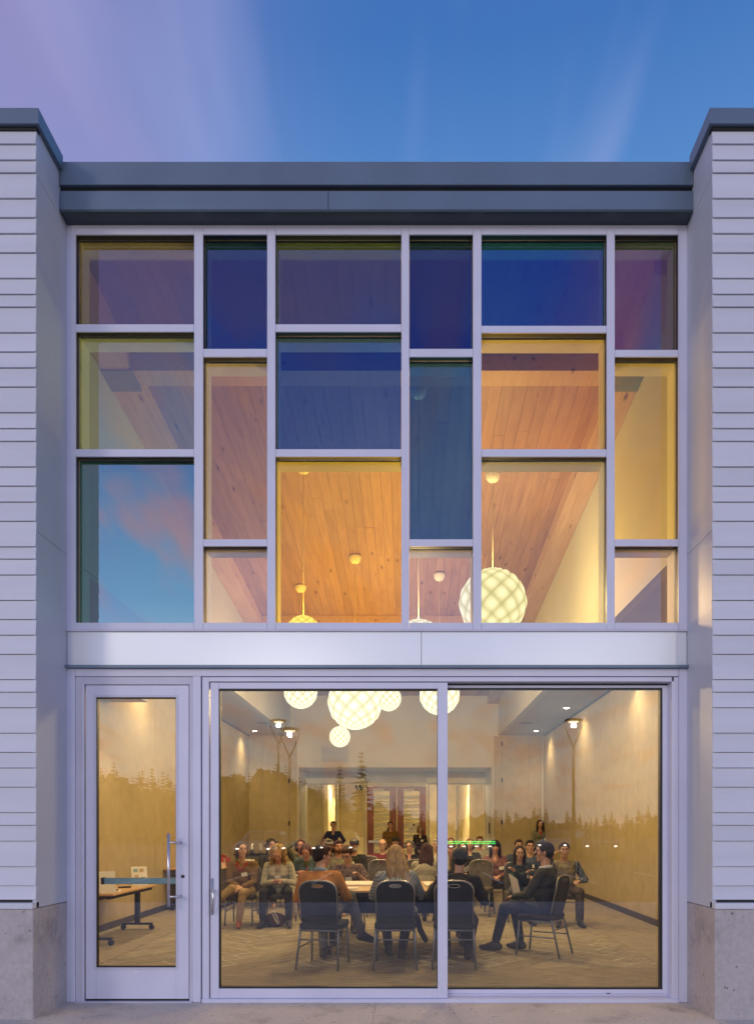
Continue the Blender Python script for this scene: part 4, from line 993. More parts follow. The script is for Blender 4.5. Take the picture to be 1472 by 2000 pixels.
def person(lab, x, z, rz=0, sc=1.0, stand=False, vox=.011, skin=(.50, .29, .19), top=None, bottom=None, shoe=None, hair='short', hairc=(.04, .025, .02),
           arms='lap', legs='normal', lean=0.0, twist=0.0, tilt=0.0, hyaw=0.0, hpitch=0.0, sleeve='long', badge=None, glasses=False, cap=None, beard=None, coat=None,
           width=1.0, collar=None, face=True, extra=None, fem=False, roll=0.0, pz=None, neckline=None, sock=None, vest=None):
    t = empty('person', lab, 'person', (x, z-D0, .002), rz); t.scale = (sc,)*3
    SK = skinm(skin)
    ph = (.93 if stand else .50) if pz is None else pz
    R = Matrix.Rotation(twist, 3, 'Z') @ Matrix.Rotation(-roll, 3, 'Y') @ Matrix.Rotation(lean, 3, 'X')
    P0 = Vector((0, 0, ph))
    def T(a, f, u): return P0+R @ Vector((a, -f, u))
    w = width
    neck = T(0, .01, .46); hc = neck+ (R @ Matrix.Rotation(hpitch*.5, 3, 'X')) @ Vector((0, -.025, .165))
    HR = Matrix.Rotation(twist+hyaw, 3, 'Z') @ Matrix.Rotation(-(roll+tilt), 3, 'Y') @ Matrix.Rotation(lean*.5+hpitch, 3, 'X')
    def Hh(a, f, u): return hc+HR @ Vector((a, -f, u))
    shw = (.158 if fem else .175)*(.85+.15*w)
    sh = [T(-shw, 0, .40), T(shw, 0, .40)]
    aw = ARMS[arms] if isinstance(arms, str) else arms
    wr = []; el = []
    for i, sgn in ((0, -1), (1, 1)):
        tgt = Matrix.Rotation(twist, 3, 'Z') @ Vector(aw[i]); pol = Matrix.Rotation(twist, 3, 'Z') @ Vector((sgn*.55, .25, -.8))
        if aw[i][2] > .95 and not stand: pol = Vector((sgn*.5, -.2, -.8))
        e, b = ik(sh[i], tgt, .275, .25, pol); el.append(e); wr.append(b)
    hip = [Vector((-.085*w, 0, ph-.01)), Vector((.085*w, 0, ph-.01))]
    kn = []; an = []; fd = []
    LG = {'normal': ((-.12, -.44, .095), (.12, -.46, .095)), 'tucked': ((-.10, -.30, .095), (.10, -.36, .095)), 'wide': ((-.19, -.44, .095), (.19, -.46, .095)),
          'crossL': ((-.36, -.52, .30), (.05, -.40, .095)), 'crossR': ((-.05, -.40, .095), (.34, -.50, .30)), 'stand': ((-.10, 0, .095), (.10, 0.02, .095)), 'stretch': ((-.10, -.62, .095), (.12, -.45, .095))}
    lg = LG['stand' if stand else legs] if isinstance(legs, str) else legs
    for i, sgn in ((0, -1), (1, 1)):
        pol = Vector((sgn*.18, -1, .9)) if not stand else Vector((0, -1, 0))
        if legs == 'crossL' and i == 0: pol = Vector((.9, -.9, .9))
        if legs == 'crossR' and i == 1: pol = Vector((-.9, -.9, .9))
        l1, l2 = (.43, .42) if not stand else (.425, .425)
        k, a = ik(hip[i], lg[i], l1, l2, pol); kn.append(k); an.append(a)
    foot = []
    for i, sgn in ((0, -1), (1, 1)):
        sd = an[i]-kn[i]; sd.normalize(); f = Vector((sgn*.22, -1, 0)); 
        if an[i].z > .2: f = Vector((sgn*.75, -.7, -.25))
        foot.append(f.normalized())
    # ---------------- body: one continuous skin
    b = MB()
    b.ell(P0+Vector((0, 0, .0)), (.150*w, .105, .10), R); b.ell(T(0, 0, .14), (.125*w, .09, .11), R); b.ell(T(0, 0, .30), (.145*w, .098, .14), R)
    b.cap(sh[0], sh[1], .052, .052); b.cap(T(0, 0, .38), neck, .075, .052); b.cap(neck, hc+HR @ Vector((0, .01, -.05)), .052, .050)
    for i, sgn in ((0, -1), (1, 1)):
        b.cap(sh[i], el[i], .046, .038); b.cap(el[i], wr[i], .036, .025)
        b.cap(hip[i], kn[i], .075, .052); b.cap(kn[i], an[i], .050, .034)
        b.cap(an[i], an[i]+foot[i]*.10+((Vector((0, 0, -1)) if an[i].z < .2 else (an[i]-kn[i]).normalized())*.058), .030, .022)
        # hand: palm, four unequal curled fingers, thumb from the side of the palm
        d = (wr[i]-el[i]).normalized(); dn = Vector((0, 0, -1)); side = d.cross(dn); side = side.normalized() if side.length > .1 else Vector((1, 0, 0))
        nrm = side.cross(d).normalized()
        if nrm.z > 0: nrm = -nrm
        M = Matrix((side, d, nrm)).transposed()
        pc = wr[i]+d*.045; b.ell(pc, (.040, .050, .016), M); b.cap(wr[i]-d*.02, pc, .024, .022)
        for q_, ln in zip((-.030, -.010, .010, .029), (.030, .036, .039, .033)):
            k0 = pc+d*.038+side*q_; k1 = k0+(d*.92+nrm*.35).normalized()*ln; k2 = k1+(d*.45+nrm*.9).normalized()*ln*.85
            b.cap(k0, k1, .0098, .009); b.cap(k1, k2, .009, .0078)
        ts = side*(-sgn)
        th0 = wr[i]+d*.02+ts*.026; th1 = th0+(d*.7+ts*.7).normalized()*.036; th2 = th1+(d*.9+ts*.1+nrm*.3).normalized()*.03
        b.cap(th0, th1, .013, .011); b.cap(th1, th2, .011, .009)
    # head
    b.ell(Hh(0, -.008, .022), (.074, .094, .090), HR, 3); b.ell(Hh(0, .022, -.045), (.056, .064, .066), HR); b.ell(Hh(0, .062, -.088), (.026, .022, .020), HR)
    b.ell(Hh(0, .070, .035), (.052, .022, .016), HR)
    b.cap(Hh(0, .088, .018), Hh(0, .108, -.014), .009, .014); b.ell(Hh(.042, .060, -.022), (.022, .020, .020), HR); b.ell(Hh(-.042, .060, -.022), (.022, .020, .020), HR)
    b.ell(Hh(0, .086, -.048), (.024, .010, .010), HR)
    for sg in (-1, 1): b.ell(Hh(sg*.076, -.012, -.002), (.009, .020, .030), HR)
    bm_ = voxel(b, vox, 'body', SK, 2, .45); inst('body', bm_, t)
    # ---------------- top
    tm, bt, sm = top, bottom, shoe
    c = MB(); e = .014
    c.ell(T(0, 0, .02), (.160*w+e, .118+e*.6, .10), R); c.ell(T(0, .01, .16), (.138*w+e, .108+e, .13), R); c.ell(T(0, .004, .31), (.152*w+e, .108+e, .135), R)
    if fem: c.ell(T(.06, .085, .29), (.062, .05, .055), R); c.ell(T(-.06, .085, .29), (.062, .05, .055), R)
    c.cap(sh[0], sh[1], .060, .060); c.cap(T(0, 0, .36), T(0, 0, .425), .10, .062)
    for i in (0, 1):
        if sleeve == 'long': c.cap(sh[i], el[i], .062, .052); c.cap(el[i], el[i].lerp(wr[i], .93), .051, .038); c.ell(el[i], (.055, .055, .055))
        else: c.cap(sh[i], sh[i].lerp(el[i], .62), .064, .062)
    if coat:
        for i, sgn in ((0, -1), (1, 1)):
            c.cap(hip[i]+Vector((sgn*.06, .03, .0)), kn[i].lerp(hip[i], .35)+Vector((sgn*.08, .0, -.05)), .095, .07)
            c.cap(kn[i].lerp(hip[i], .35)+Vector((sgn*.08, .0, -.05)), Vector((sgn*.26, -.26, coat)), .055, .045)
    inst('shirt', voxel(c, max(vox, .010), 'shirt', tm, 3), t)
    if vest:
        c = MB(); e = .028
        c.ell(T(0, .01, .16), (.138*w+e, .108+e, .16), R); c.ell(T(0, .004, .31), (.135*w+e, .108+e, .14), R); c.cap(T(-.13, 0, .40), T(.13, 0, .40), .066)
        inst('vest', voxel(c, .012, 'vest', vest, 3), t)
    # ---------------- trousers
    c = MB(); c.ell(P0+Vector((0, 0, -.005)), (.165*w, .122, .095)); 
    for i in (0, 1):
        ae = kn[i].lerp(an[i], .93); c.cap(hip[i], kn[i], .092*(.8+.2*w), .068); c.cap(kn[i], ae, .064, .050)
    inst('trousers', voxel(c, max(vox, .011), 'trousers', bt, 3), t)
    # ---------------- shoes
    if not (z > 12.0):
        for i, sgn in ((0, -1), (1, 1)):
            c = MB(); f = foot[i]; a = an[i]; up = Vector((0, 0, 1)) if a.z < .2 else -(an[i]-kn[i]).normalized()*-1
            dn = Vector((0, 0, -1)) if a.z < .2 else (an[i]-kn[i]).normalized()
            s0 = a+dn*.055-f*.045; s1 = a+dn*.062+f*.09; s2 = a+dn*.066+f*.17
            c.cap(s0, s1, .037, .036); c.cap(s1, s2, .037, .027); c.cap(a+dn*.005, s0, .044, .038); c.cap(a+dn*.01, s1, .043, .034); c.cap(a+dn*.03, a+dn*.045+f*.10, .04, .03)
            inst('shoe', voxel(c, .009, 'shoe', sm or LEA('black', (.02, .02, .02)), 2), t)
            if sock: inst('sock', MB().tube([kn[i].lerp(an[i], .80), an[i]], .040, 10).mesh('sock', sock), t)
    # ---------------- hair
    HM = pmat('hair_%d_%d_%d' % tuple(int(v*200) for v in hairc), hairc, .62, 0, .25, 5, 1.0, 40, (9, 9, 1.2), spec=.3)
    hm = None
    if hair != 'bald':
        c = MB()
        if hair == 'fringe': c.ell(Hh(0, .0, .045), (.086, .098, .082), HR, 3)
        else: c.ell(Hh(0, -.020, .034), (.084, .096, .088), HR, 3)
        c.ell(Hh(0, -.045, .0), (.074, .068, .08), HR)
        if hair in ('short', 'short_top'): c.ell(Hh(0, .03, .088), (.062, .062, .034), HR); c.cap(Hh(-.074, -.02, .03), Hh(-.072, -.03, -.02), .014); c.cap(Hh(.074, -.02, .03), Hh(.072, -.03, -.02), .014)
        if hair in ('bob', 'fringe', 'long', 'longback', 'wavy'):
            for sg in (-1, 1):
                c.cap(Hh(sg*.070, -.01, .05), Hh(sg*.082, -.01, -.07), .026, .030)
                c.cap(Hh(sg*.055, -.05, .03), Hh(sg*.06, -.055, -.09), .034, .034)
                if hair in ('fringe', 'long', 'wavy'): c.cap(Hh(sg*.082, -.01, -.07), Hh(sg*.088, .015, -.19), .030, .024); c.cap(Hh(sg*.055, -.055, -.07), Hh(sg*.07, -.04, -.21), .04, .03)
            c.cap(Hh(0, -.06, .0), Hh(0, -.068, -.09), .055, .05)
        if hair == 'fringe': c.cap(Hh(-.045, .082, .052), Hh(.045, .082, .052), .018)
        if hair == 'longback':
            for a_, bx_ in ((0, .0), (-.04, -.02), (.035, .01), (-.05, -.05)):
                c.cap(Hh(a_, -.055, .0), Hh(a_*1.3+bx_*.4, -.085, -.16), .055, .055); c.cap(Hh(a_*1.3+bx_*.4, -.085, -.16), Hh(a_*1.5+bx_, -.105, -.34), .055, .028)
        if hair == 'wavy':
            for k in range(16):
                a_ = PI*(k/15); c.ell(Hh(.105*math.cos(a_)*(1 if k % 2 else 1.05), -.02-.02*(k % 3), .11*math.sin(a_)-.0), (.034, .04, .034), HR)
            for sg in (-1, 1):
                for k in range(4): c.ell(Hh(sg*(.10+.008*(k % 2)), -.01+.015*(k % 2), -.03-.05*k), (.036, .04, .036), HR)
        if hair == 'curly':
            rq = random.Random(hash(lab) % 1000 if False else len(lab))
            for k in range(46):
                a_ = rq.uniform(0, 2*PI); ph_ = rq.uniform(-.5, 1.45); rr_ = .105
                px_ = rr_*math.cos(ph_)*math.cos(a_); py_ = rr_*math.cos(ph_)*math.sin(a_); pz_ = rr_*math.sin(ph_)
                if py_ > .045 and pz_ < .07: continue
                c.ell(Hh(px_, py_-.015, pz_+.02), (.026,)*3, None, 1)
        if hair in ('pony', 'bun'):
            if hair == 'pony': c.cap(Hh(0, -.10, .03), Hh(-.07, -.05, -.10), .028, .03); c.cap(Hh(-.07, -.05, -.10), Hh(-.085, -.0, -.22), .03, .014)
            else: c.ell(Hh(0, -.115, .05), (.045,)*3)
        hm = voxel(c, max(.008, vox*.85), 'hair', HM, 2); inst('hair', hm, t)
    elif hairc:
        c = MB(); c.ell(Hh(0, -.05, -.005), (.078, .058, .05), HR); inst('hair', voxel(c, .010, 'hair', HM, 2), t)
    if beard:
        c = MB(); c.ell(Hh(0, .045, -.072), (.056, .050, .042), HR); c.cap(Hh(-.062, .01, -.03), Hh(-.04, .05, -.07), .018, .022); c.cap(Hh(.062, .01, -.03), Hh(.04, .05, -.07), .018, .022); c.cap(Hh(-.02, .097, -.036), Hh(.02, .097, -.036), .009)
        inst('beard', voxel(c, .009, 'beard', pmat('beard_%d' % int(beard[0]*100), beard, .8, 0, .2, 30, .5, 90), 2), t)
    if cap:
        c = MB(); c.ell(Hh(0, -.015, .052), (.092, .108, .080), HR, 3)
        cm_ = voxel(c, .009, 'cap', cap, 2); o = inst('cap', cm_, t)
        c = MB(); c.ell(Hh(0, .105, .048), (.070, .062, .010), HR); inst('cap_brim', voxel(c, .007, 'cap_brim', cap, 1), t)
    # ---------------- face details
    if face:
        for sg in (-1, 1):
            inst('eye', MB().ell(Hh(sg*.031, .083, .016), (.013, .006, .0058), HR, 1).mesh('eye', EYE), t)
            if z < 14: inst('eyebrow', MB().tube([Hh(sg*.015, .094, .034), Hh(sg*.046, .082, .036)], .0035, 5).mesh('eyebrow', HM if hair != 'bald' else EYE), t)
        inst('mouth', MB().ell(Hh(0, .0935, -.046), (.021, .006, .0055), HR, 1).mesh('mouth', LIP), t)
    if glasses:
        m = MB()
        for sg in (-1, 1):
            m.tube([Hh(sg*.033+.025*math.cos(2*PI*k/12), .100-abs(.025*math.cos(2*PI*k/12))*.1, .014+.019*math.sin(2*PI*k/12)) for k in range(12)], .0028, 5, closed=True)
            m.tube([Hh(sg*.058, .096, .02), Hh(sg*.080, -.01, .015)], .0028, 5)
        m.tube([Hh(-.008, .103, .018), Hh(.008, .103, .018)], .0028, 5); m.build('glasses', GLF, t)
    if collar:
        c = MB(); c.tube([neck+R @ Vector((.062*math.cos(2*PI*k/14), .058*math.sin(2*PI*k/14)-.004, .0+.012*math.sin(2*PI*k/14))) for k in range(14)], .020, 6, closed=True)
        c.build('collar', collar, t)
    if neckline:
        c = MB(); c.ell(T(0, .088, .375), (.045, .035, .07), R, 2); inst('neckline', voxel(c, .009, 'neckline', neckline, 1), t)
    if badge:
        bx_, bz_ = badge
        m = MB(); pc = T(bx_, .136, bz_); m.box(pc.x-.045, pc.x+.045, pc.y-.004, pc.y, pc.z-.028, pc.z+.028, rot=(R @ Matrix.Rotation(-.15, 3, 'Y')), org=pc); m.build('name_badge', BADGE, t)
    if extra: extra(t, T, Hh, wr, kn, an, R, HR)
    return t
def Xs(px, s): return (px-795)/s
def seated(lab, px, s, ch=None, **k):
    z = 1400/s; v = .0075 if s > 120 else (.010 if s > 96 else .013)
    k.setdefault('vox', v)
    p = person(lab, Xs(px, s), z, **k)
    if ch: chair(Xs(px, s), z-.02, k.get('rz', 0)*ch[1] if len(ch) > 1 else k.get('rz', 0), ch[0], 'g')
    return p
DEN = (.05, .06, .08); BLK = (.015, .015, .017); KH = (.33, .23, .12)
tr_dark = cloth('trousers_dark', (.02, .02, .024)); tr_den = cloth('denim', (.05, .06, .09)); tr_kh = cloth('khaki', KH); tr_gry = cloth('grey_trousers', (.13, .13, .12)); tr_nav = cloth('navy_trousers', (.02, .025, .05))
def phone(t, T, Hh, wr, kn, an, R, HR):
    c = (wr[0]+wr[1])/2+Vector((0, -.06, .01)); MB().box(c.x-.04, c.x+.04, c.y-.07, c.y+.03, c.z, c.z+.009).build('phone', BLKM, t)
# --- front three with their backs to the glass
def earring(t, T, Hh, wr, kn, an, R, HR): MB().ell(Hh(.084, -.012, -.036), (.006,)*3, None, 1).build('earring', CHROME, t)
person('person with short dark hair and glasses in an orange sweater, back to the window', -.965, 7.76, PI-.25, vox=.0075, sc=1.04, skin=(.52, .30, .20), top=cloth('orange_sweater', (.50, .20, .03)), bottom=tr_gry, hair='short_top', hairc=(.02, .014, .012), arms=((-.10, -.36, .80), (.16, -.30, .80)), legs=((-.34, -.42, .26), (.04, -.26, .095)), lean=.24, hyaw=.95-1.9+.15, glasses=True, collar=cloth('denim_collar', (.25, .32, .40)), width=1.3, extra=earring, roll=-.04)
person('person with long blonde hair in a blue grey knitted sweater, back to the window', -.11, 7.88, PI, vox=.0075, sc=1.03, skin=(.56, .34, .24), top=knit('knit_bluegrey', (.23, .24, .23), (.42, .44, .41)), bottom=tr_dark, hair='longback', hairc=(.50, .32, .14), arms=((-.14, -.34, .80), (.14, -.36, .80)), legs=((-.05, -.10, .095), (.10, -.30, .095)), lean=.14, fem=True, hpitch=.1, width=1.4, roll=-.03)
person('person in a black cap and black top, back to the window behind the door stile', .54, 7.82, PI-.1, vox=.0075, skin=(.48, .28, .19), top=cloth('black_top', (.012, .010, .009)), bottom=tr_dark, hair='short', hairc=(.02, .015, .01), cap=cloth('black_cap', (.012, .012, .014)), arms=((-.16, -.30, .78), (.28, -.22, .80)), legs=((-.12, -.12, .095), (.12, -.24, .095)), lean=.18, width=1.25, roll=.05)
chair(-.875, 7.58, PI-.16, 'black banquet chair of the person in the orange sweater', 'k', 'three black chairs facing the tables')
chair(-.125, 7.60, PI, 'black banquet chair of the person with long blonde hair', 'k', 'three black chairs facing the tables')
chair(.50, 7.60, PI-.08, 'black banquet chair half hidden behind the sliding door stile', 'k', 'three black chairs facing the tables')
# jacket over the blonde person's chair
m = MB(); m.cap((.20, .0, .46), (.24, .02, .33), .045, .03); m.cap((.24, .02, .33), (.30, .0, .22), .035, .03)
me = voxel(m, .01, 'coat_sleeve', cloth('black_coat', (.015, .015, .017)), 2); o = bpy.data.objects.new('draped_coat', me); COL.objects.link(o); o.location = (-.10, 7.78-D0, .02); tag(o, 'black coat sleeve hanging beside the blonde person\'s chair', 'coat')
# --- man at the right in dark sweater, side on
def sheet(t, T, Hh, wr, kn, an, R, HR):
    c = wr[0]+Vector((-.02, -.09, .08)); MB().box(c.x-.10, c.x+.10, c.y-.002, c.y, c.z-.14, c.z+.14, rot=Matrix.Rotation(.5, 3, 'Y') @ Matrix.Rotation(.9, 3, 'Z'), org=c).build('held_sheet', PAPER, t)
RZ30 = -PI/2-.55
person('man with short dark hair in a charcoal sweater sitting side on, holding a sheet', 1.60, 8.33, RZ30, sc=1.04, vox=.0075, skin=(.50, .28, .19), top=cloth('charcoal_sweater', (.035, .035, .032)), bottom=tr_nav, shoe=LEA('dark_suede', (.035, .035, .035)), hair='short', hairc=(.018, .013, .012), arms=((-.06, -.30, .64), (.10, -.34, .62)), legs=((-.10, -.34, .095), (.12, -.55, .095)), lean=-.04, hyaw=.35, collar=cloth('white_collar', (.65, .65, .68)), extra=sheet, width=1.08)
chair(1.56, 8.30, RZ30, 'black banquet chair of the man sitting side on', 'k', 'chairs in the front rows')
# --- front audience row
def scarf(t, T, Hh, wr, kn, an, R, HR):
    c = MB(); c.cap(T(-.07, .05, .42), T(-.02, .115, .33), .028, .02); c.cap(T(.07, .05, .42), T(.02, .115, .33), .028, .02); inst('red_collar', voxel(c, .009, 'red_collar', cloth('red_collar', (.28, .03, .03)), 2), t)
    MB().tube([wr[1]-Vector((0, -.02, 0)), wr[1]+Vector((0, -.012, 0))], .034, 10).build('wristwatch', BLKM, t)
seated('woman with a grey brown bob in a brown jacket, legs crossed, rust boots', 475, 129, ('banquet chair under the woman in the brown jacket',), skin=(.58, .34, .22), top=cloth('brown_jacket', (.17, .10, .04)), bottom=cloth('khaki_cord', (.36, .25, .11)), shoe=LEA('rust', (.30, .08, .03)), hair='bob', hairc=(.11, .08, .045), arms='kneeR', legs='crossL', glasses=False, lean=.06, hyaw=.55, hpitch=-.05, badge=(.06, .27), width=1.15, extra=scarf, sock=cloth('cream_sock', (.6, .5, .35)), rz=-.05)
seated('woman with wavy blonde hair in a long plaid coat looking down at a phone', 546, 128, ('banquet chair under the woman in the plaid coat',), skin=(.56, .28, .20), top=plaid('plaid_coat', (.40, .38, .28), (.22, .24, .19), (.52, .46, .34), 34), bottom=tr_dark, shoe=LEA('black', (.02, .02, .02)), hair='wavy', hairc=(.46, .29, .11), arms='phone', legs='wide', lean=.28, hpitch=.45, badge=(.0, .27), width=1.25, coat=.20, extra=phone, neckline=cloth('pink_top', (.45, .33, .27)), rz=.05, fem=True)
def hoodie(t, T, Hh, wr, kn, an, R, HR):
    c = MB(); c.tube([T(.085*math.cos(2*PI*k/12), .01+.075*math.sin(2*PI*k/12), .43-.03*math.sin(2*PI*k/12)) for k in range(12)], .026, 6, closed=True); c.build('hood', cloth('navy_hoodie', (.02, .03, .05)), t)
    txt = bpy.data.curves.new('letters', 'FONT'); txt.body = 'VanPo'; txt.size = .088; txt.extrude = .001; txt.align_x = 'CENTER'
    o = bpy.data.objects.new('s', txt); _tmpc.objects.link(o); dg = bpy.context.evaluated_depsgraph_get(); dg.update()
    me = bpy.data.meshes.new_from_object(o.evaluated_get(dg)); bpy.data.objects.remove(o); me.materials.clear(); me.materials.append(pmat('green_print', (.12, .42, .26), .6)); me.name = 'chest_lettering'
    o = inst('chest_lettering', me, t, T(-.045, .178, .25)); o.rotation_euler = (PI/2-.05, 0, 0)
seated('woman with dark hair in a navy hoodie with green lettering, arms crossed', 1013, 125, ('banquet chair under the woman in the navy hoodie',), sc=.95, skin=(.52, .32, .22), top=cloth('navy_hoodie', (.02, .03, .05)), bottom=tr_den, hair='long', hairc=(.03, .02, .018), arms='crossed', legs='normal', lean=.02, hpitch=.12, badge=(.09, .24), fem=True, width=1.12, extra=hoodie)
seated('man in a tan vest over plaid sleeves, face hidden, elbow raised', 1100, 128, ('banquet chair under the man in the tan vest',), skin=(.50, .30, .20), top=plaid('plaid_navy_white', (.03, .045, .08), (.30, .32, .34), (.10, .14, .2), 30), vest=cloth('tan_vest', (.24, .21, .14)), bottom=cloth('brown_trousers', (.07, .055, .045)), shoe=LEA('black', (.02, .02, .02)), hair='short', hairc=(.05, .035, .025), arms=((-.20, -.24, 1.0), (.20, -.22, .66)), legs=((-.12, -.44, .095), (.20, -.38, .095)), lean=.10, width=1.1, rz=-.1)
# --- woman at the far side of the table
seated('woman with short dark hair and glasses in a floral blouse writing at the table', 680, 136, None, skin=(.56, .33, .23), top=speck('floral_blouse', (.05, .03, .035), (.38, .27, .21), 70, .50), bottom=tr_kh, hair='short', hairc=(.035, .02, .022), arms=((-.16, -.36, .79), (.18, -.30, .79)), legs='tucked', lean=.22, hpitch=.45, hyaw=-.25, sleeve='short', glasses=True, badge=(.02, .27), fem=True, width=1.3)
# --- person at the right of the tables, seen from behind in cream
seated('person with a dark brown ponytail in a cream knit, turned away at the table end', 828, 129, None, skin=(.55, .34, .24), top=knit('knit_cream', (.34, .31, .22), (.48, .44, .33)), bottom=tr_den, hair='longback', hairc=(.07, .03, .02), arms='table', legs='tucked', lean=.2, rz=PI-.3, fem=True, width=1.2)
# --- second rows
def pen(t, T, Hh, wr, kn, an, R, HR): MB().tube([wr[1]+Vector((0, -.06, -.03)), wr[1]+Vector((.03, -.03, .09))], .006, 6).build('pen', pmat('red_pen', (.5, .03, .02), .4), t); c = (wr[0]+wr[1])/2; MB().box(c.x-.1, c.x+.1, c.y-.16, c.y+.02, c.z-.04, c.z-.03).build('notepad', PAPER, t)
seated('woman with brown hair in a teal cardigan bent over a notepad', 601, 116, ('banquet chair under the woman in the teal cardigan',), skin=(.56, .27, .18), top=cloth('teal_cardigan', (.07, .11, .115)), neckline=cloth('olive_top', (.10, .09, .02)), bottom=tr_nav, hair='bob', hairc=(.13, .06, .03), arms='writeL', lean=.26, hpitch=.5, badge=(.06, .26), extra=pen, fem=True, width=1.15)
seated('woman with reddish hair resting a hand on her head, behind the teal cardigan', 588, 104, ('banquet chair under the woman resting a hand on her head',), skin=(.56, .29, .19), top=cloth('green_grey_top', (.12, .12, .09)), bottom=tr_dark, hair='bob', hairc=(.09, .04, .02), arms=((-.07, -.06, 1.20), (.1, -.28, .6)), lean=.05, fem=True)
seated('person in dark green leaning aside with grey brown hair, behind the orange sweater', 625, 98, ('banquet chair under the leaning person in dark green',), skin=(.55, .27, .18), top=cloth('dark_green', (.05, .06, .045)), bottom=tr_dark, hair='short', hairc=(.14, .10, .07), arms='lap', roll=-.15, hyaw=.4)
seated('person in dark clothes with dark hair half hidden behind the wavy blonde hair', 531, 105, ('banquet chair under the person behind the wavy blonde hair',), skin=(.45, .25, .16), top=cloth('dark_grey', (.04, .04, .04)), bottom=tr_dark, hair='curly', hairc=(.07, .05, .03), arms='lap', hyaw=.5)
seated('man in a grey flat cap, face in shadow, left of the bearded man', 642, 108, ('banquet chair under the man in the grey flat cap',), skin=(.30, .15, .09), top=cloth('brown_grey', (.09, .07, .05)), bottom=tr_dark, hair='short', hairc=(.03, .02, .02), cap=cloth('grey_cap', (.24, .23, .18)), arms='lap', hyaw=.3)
seated('bearded man in a sage green shirt with a lanyard', 661, 114, ('banquet chair under the bearded man',), skin=(.56, .30, .18), top=cloth('sage_shirt', (.20, .19, .12)), bottom=tr_dark, hair='short', hairc=(.05, .025, .015), beard=(.12, .05, .02), arms='lap', hyaw=.35, width=1.1)
seated('older man in a teal cap and black shirt with a grey beard', 692, 104, ('banquet chair under the man in the teal cap',), skin=(.58, .32, .22), top=cloth('black_shirt', (.02, .02, .018)), bottom=tr_dark, hair='short', hairc=(.35, .33, .28), cap=cloth('teal_cap', (.02, .035, .045)), beard=(.45, .42, .36), glasses=True, arms='lap', badge=(-.04, .30), width=1.1)
seated('bald person with glasses in a maroon top', 747, 100, ('banquet chair under the person in the maroon top',), skin=(.64, .38, .26), top=cloth('maroon', (.15, .02, .03)), bottom=tr_dark, hair='bald', hairc=(.4, .28, .18), glasses=True, arms='lap', badge=(.10, .30), width=1.2)
seated('man in a black cap and cream shirt behind the blonde hair', 772, 84, None, skin=(.52, .28, .18), top=cloth('cream_shirt', (.55, .48, .30)), bottom=tr_dark, hair='short', hairc=(.06, .04, .03), cap=cloth('dark_cap', (.02, .025, .02)), arms='lap', width=1.05)
seated('woman with curly grey hair and glasses in a black top', 799, 98, ('banquet chair under the woman with curly grey hair',), sc=.96, skin=(.60, .34, .24), top=cloth('black_scoop', (.012, .012, .013)), neckline=skinm((.60, .30, .2)), bottom=tr_dark, hair='curly', hairc=(.20, .18, .13), glasses=True, arms='lap', hyaw=-.1, tilt=.12, badge=(.07, .29), fem=True, width=1.2)
seated('white haired man beside the sliding door stile, looking left', 853, 101, ('banquet chair under the white haired man',), skin=(.58, .36, .26), top=cloth('pale_shirt', (.45, .42, .33)), bottom=tr_dark, hair='short', hairc=(.55, .5, .42), arms='lap', hyaw=-.9)
seated('person with red hair at the edge of the stile, far row', 880, 89, None, skin=(.58, .28, .18), top=cloth('rust_top', (.20, .10, .06)), bottom=tr_dark, hair='bob', hairc=(.22, .08, .03), arms='lap')
def tee(t, T, Hh, wr, kn, an, R, HR):
    for k in range(4): MB().box(-.10, .10, -.002, 0, 0, .008, rot=Matrix.Rotation(-.5, 3, 'Y')).build('shirt_print', PAPER, t, T(.06+.02*k, .15, .24-.018*k))
seated('woman with dark hair and glasses in a black printed tee', 903, 102, ('banquet chair under the woman in the black printed tee',), sc=.96, skin=(.54, .31, .21), top=cloth('black_tee', (.015, .015, .015)), neckline=skinm((.54, .31, .21)), bottom=tr_dark, hair='bob', hairc=(.03, .02, .018), glasses=True, arms='lap', fem=True, extra=tee)
seated('woman with auburn hair in a dark cardigan over a cream top', 917, 96, ('banquet chair under the woman with auburn hair',), sc=1.0, skin=(.60, .32, .22), top=cloth('dark_cardigan', (.03, .035, .03)), neckline=cloth('cream_top', (.55, .46, .34)), bottom=tr_dark, hair='bob', hairc=(.22, .09, .03), arms='lap', badge=(.08, .28), fem=True)
seated('man with glasses and beard in a pale grey shirt', 936, 90, ('banquet chair under the man in the pale grey shirt',), sc=1.03, skin=(.56, .27, .17), top=cloth('pale_grey_shirt', (.36, .34, .26)), bottom=tr_dark, hair='short', hairc=(.14, .07, .04), glasses=True, beard=(.18, .13, .09), arms='lap', width=1.15)
seated('woman with black fringed hair in a mauve jacket, hands folded', 966, 110, ('banquet chair under the woman in the mauve jacket',), skin=(.56, .30, .19), top=cloth('mauve_jacket', (.22, .10, .10)), neckline=skinm((.56, .30, .19)), bottom=tr_dark, hair='fringe', hairc=(.015, .011, .011), arms='lap', hpitch=.12, badge=(.10, .25), fem=True, width=1.1)
seated('man with glasses in a navy plaid shirt', 1034, 110, ('banquet chair under the man in the navy plaid shirt',), sc=1.0, skin=(.58, .33, .20), top=plaid('plaid_navy', (.035, .055, .10), (.12, .16, .22), (.06, .09, .15), 40), bottom=tr_dark, hair='short', hairc=(.012, .01, .01), glasses=True, arms='lap', badge=(.01, .28), width=1.1)
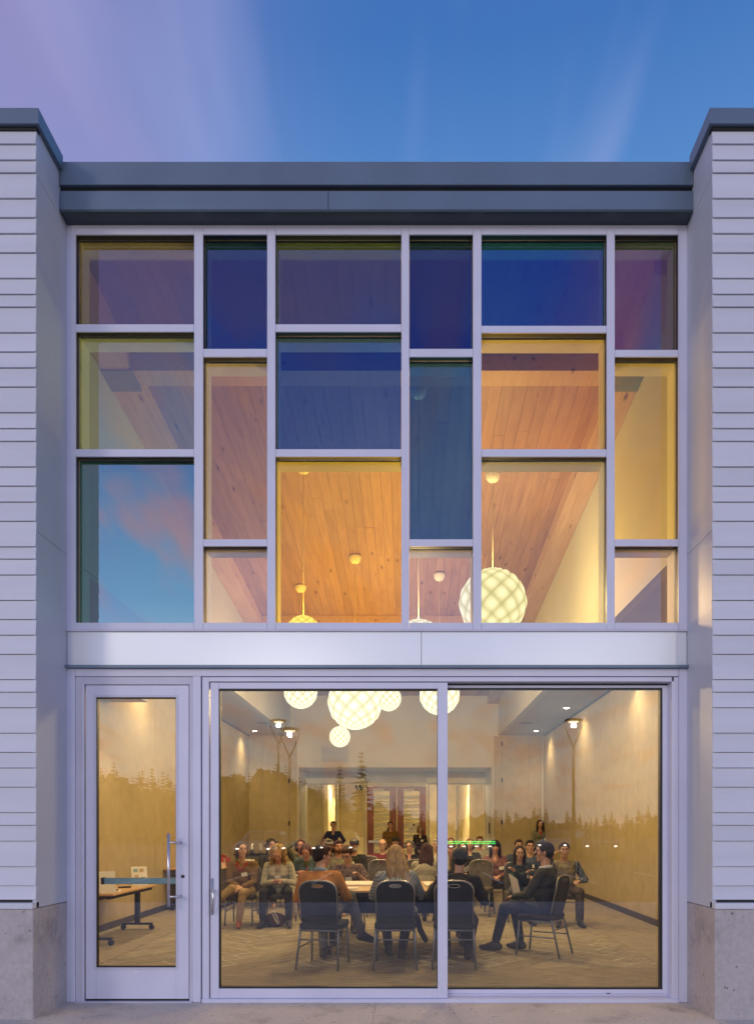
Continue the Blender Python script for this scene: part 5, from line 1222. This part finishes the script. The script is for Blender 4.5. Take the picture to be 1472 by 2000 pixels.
seated('person with dark brown hair in navy, mostly hidden behind the hoodie', 1012, 104, ('banquet chair behind the navy hoodie',), skin=(.5, .3, .2), top=cloth('navy_top', (.04, .055, .09)), bottom=tr_dark, hair='short', hairc=(.05, .02, .015), arms='lap', badge=(-.12, .29), width=1.2)
# --- standing at the back
def stand(lab, px, s, **k):
    k.setdefault('vox', .014); person(lab, Xs(px, s), 1400/s, stand=True, **k)
stand('woman standing at the back in a navy sweater, hair tied back', 651, 68.5, sc=.985, skin=(.54, .30, .2), top=cloth('navy_sweater', (.015, .018, .035)), bottom=tr_dark, hair='short', hairc=(.05, .03, .02), arms='behind', fem=True, neckline=skinm((.54, .30, .2)), hyaw=.1, width=1.05)
stand('woman standing by the red doors in an ochre sweater with a ponytail', 762, 68.5, sc=.98, skin=(.54, .29, .2), top=cloth('ochre_sweater', (.20, .11, .02)), bottom=tr_dark, hair='pony', hairc=(.025, .015, .015), arms='front', fem=True, width=1.15)
stand('woman standing by the red doors in a black floral jacket', 820, 68, sc=.91, skin=(.46, .28, .19), top=speck('floral_jacket', (.015, .014, .02), (.42, .24, .16), 26, .60), neckline=cloth('cream_blouse', (.6, .52, .36)), bottom=tr_dark, hair='bob', hairc=(.14, .08, .04), arms='front', fem=True, badge=(.06, .27))
stand('woman with long dark hair standing at the right in a red top and sage cardigan', 1054, 72.5, sc=1.0, skin=(.55, .31, .22), top=cloth('sage_cardigan', (.17, .17, .11)), neckline=cloth('red_top', (.40, .05, .04)), bottom=tr_dark, hair='long', hairc=(.02, .015, .014), arms='front', fem=True, badge=(.13, .22))
# --- empty chairs
for px, s, rz, lab in ((718, 103, .05, 'empty grey banquet chair left of the maroon top'), (742, 117, .0, 'empty grey banquet chair partly behind the blonde hair'), (812, 116, -.03, 'empty grey banquet chair in front of the woman with curly grey hair'), (935, 117, -.25, 'empty grey banquet chair in front of the pale grey shirt')):
    chair(Xs(px, s), 1400/s, rz, lab, 'g', 'empty grey banquet chairs')
chair(Xs(680, 136), 1400/136, 0, 'banquet chair of the woman in the floral blouse', 'g')
bpy.data.collections.remove(_tmpc)
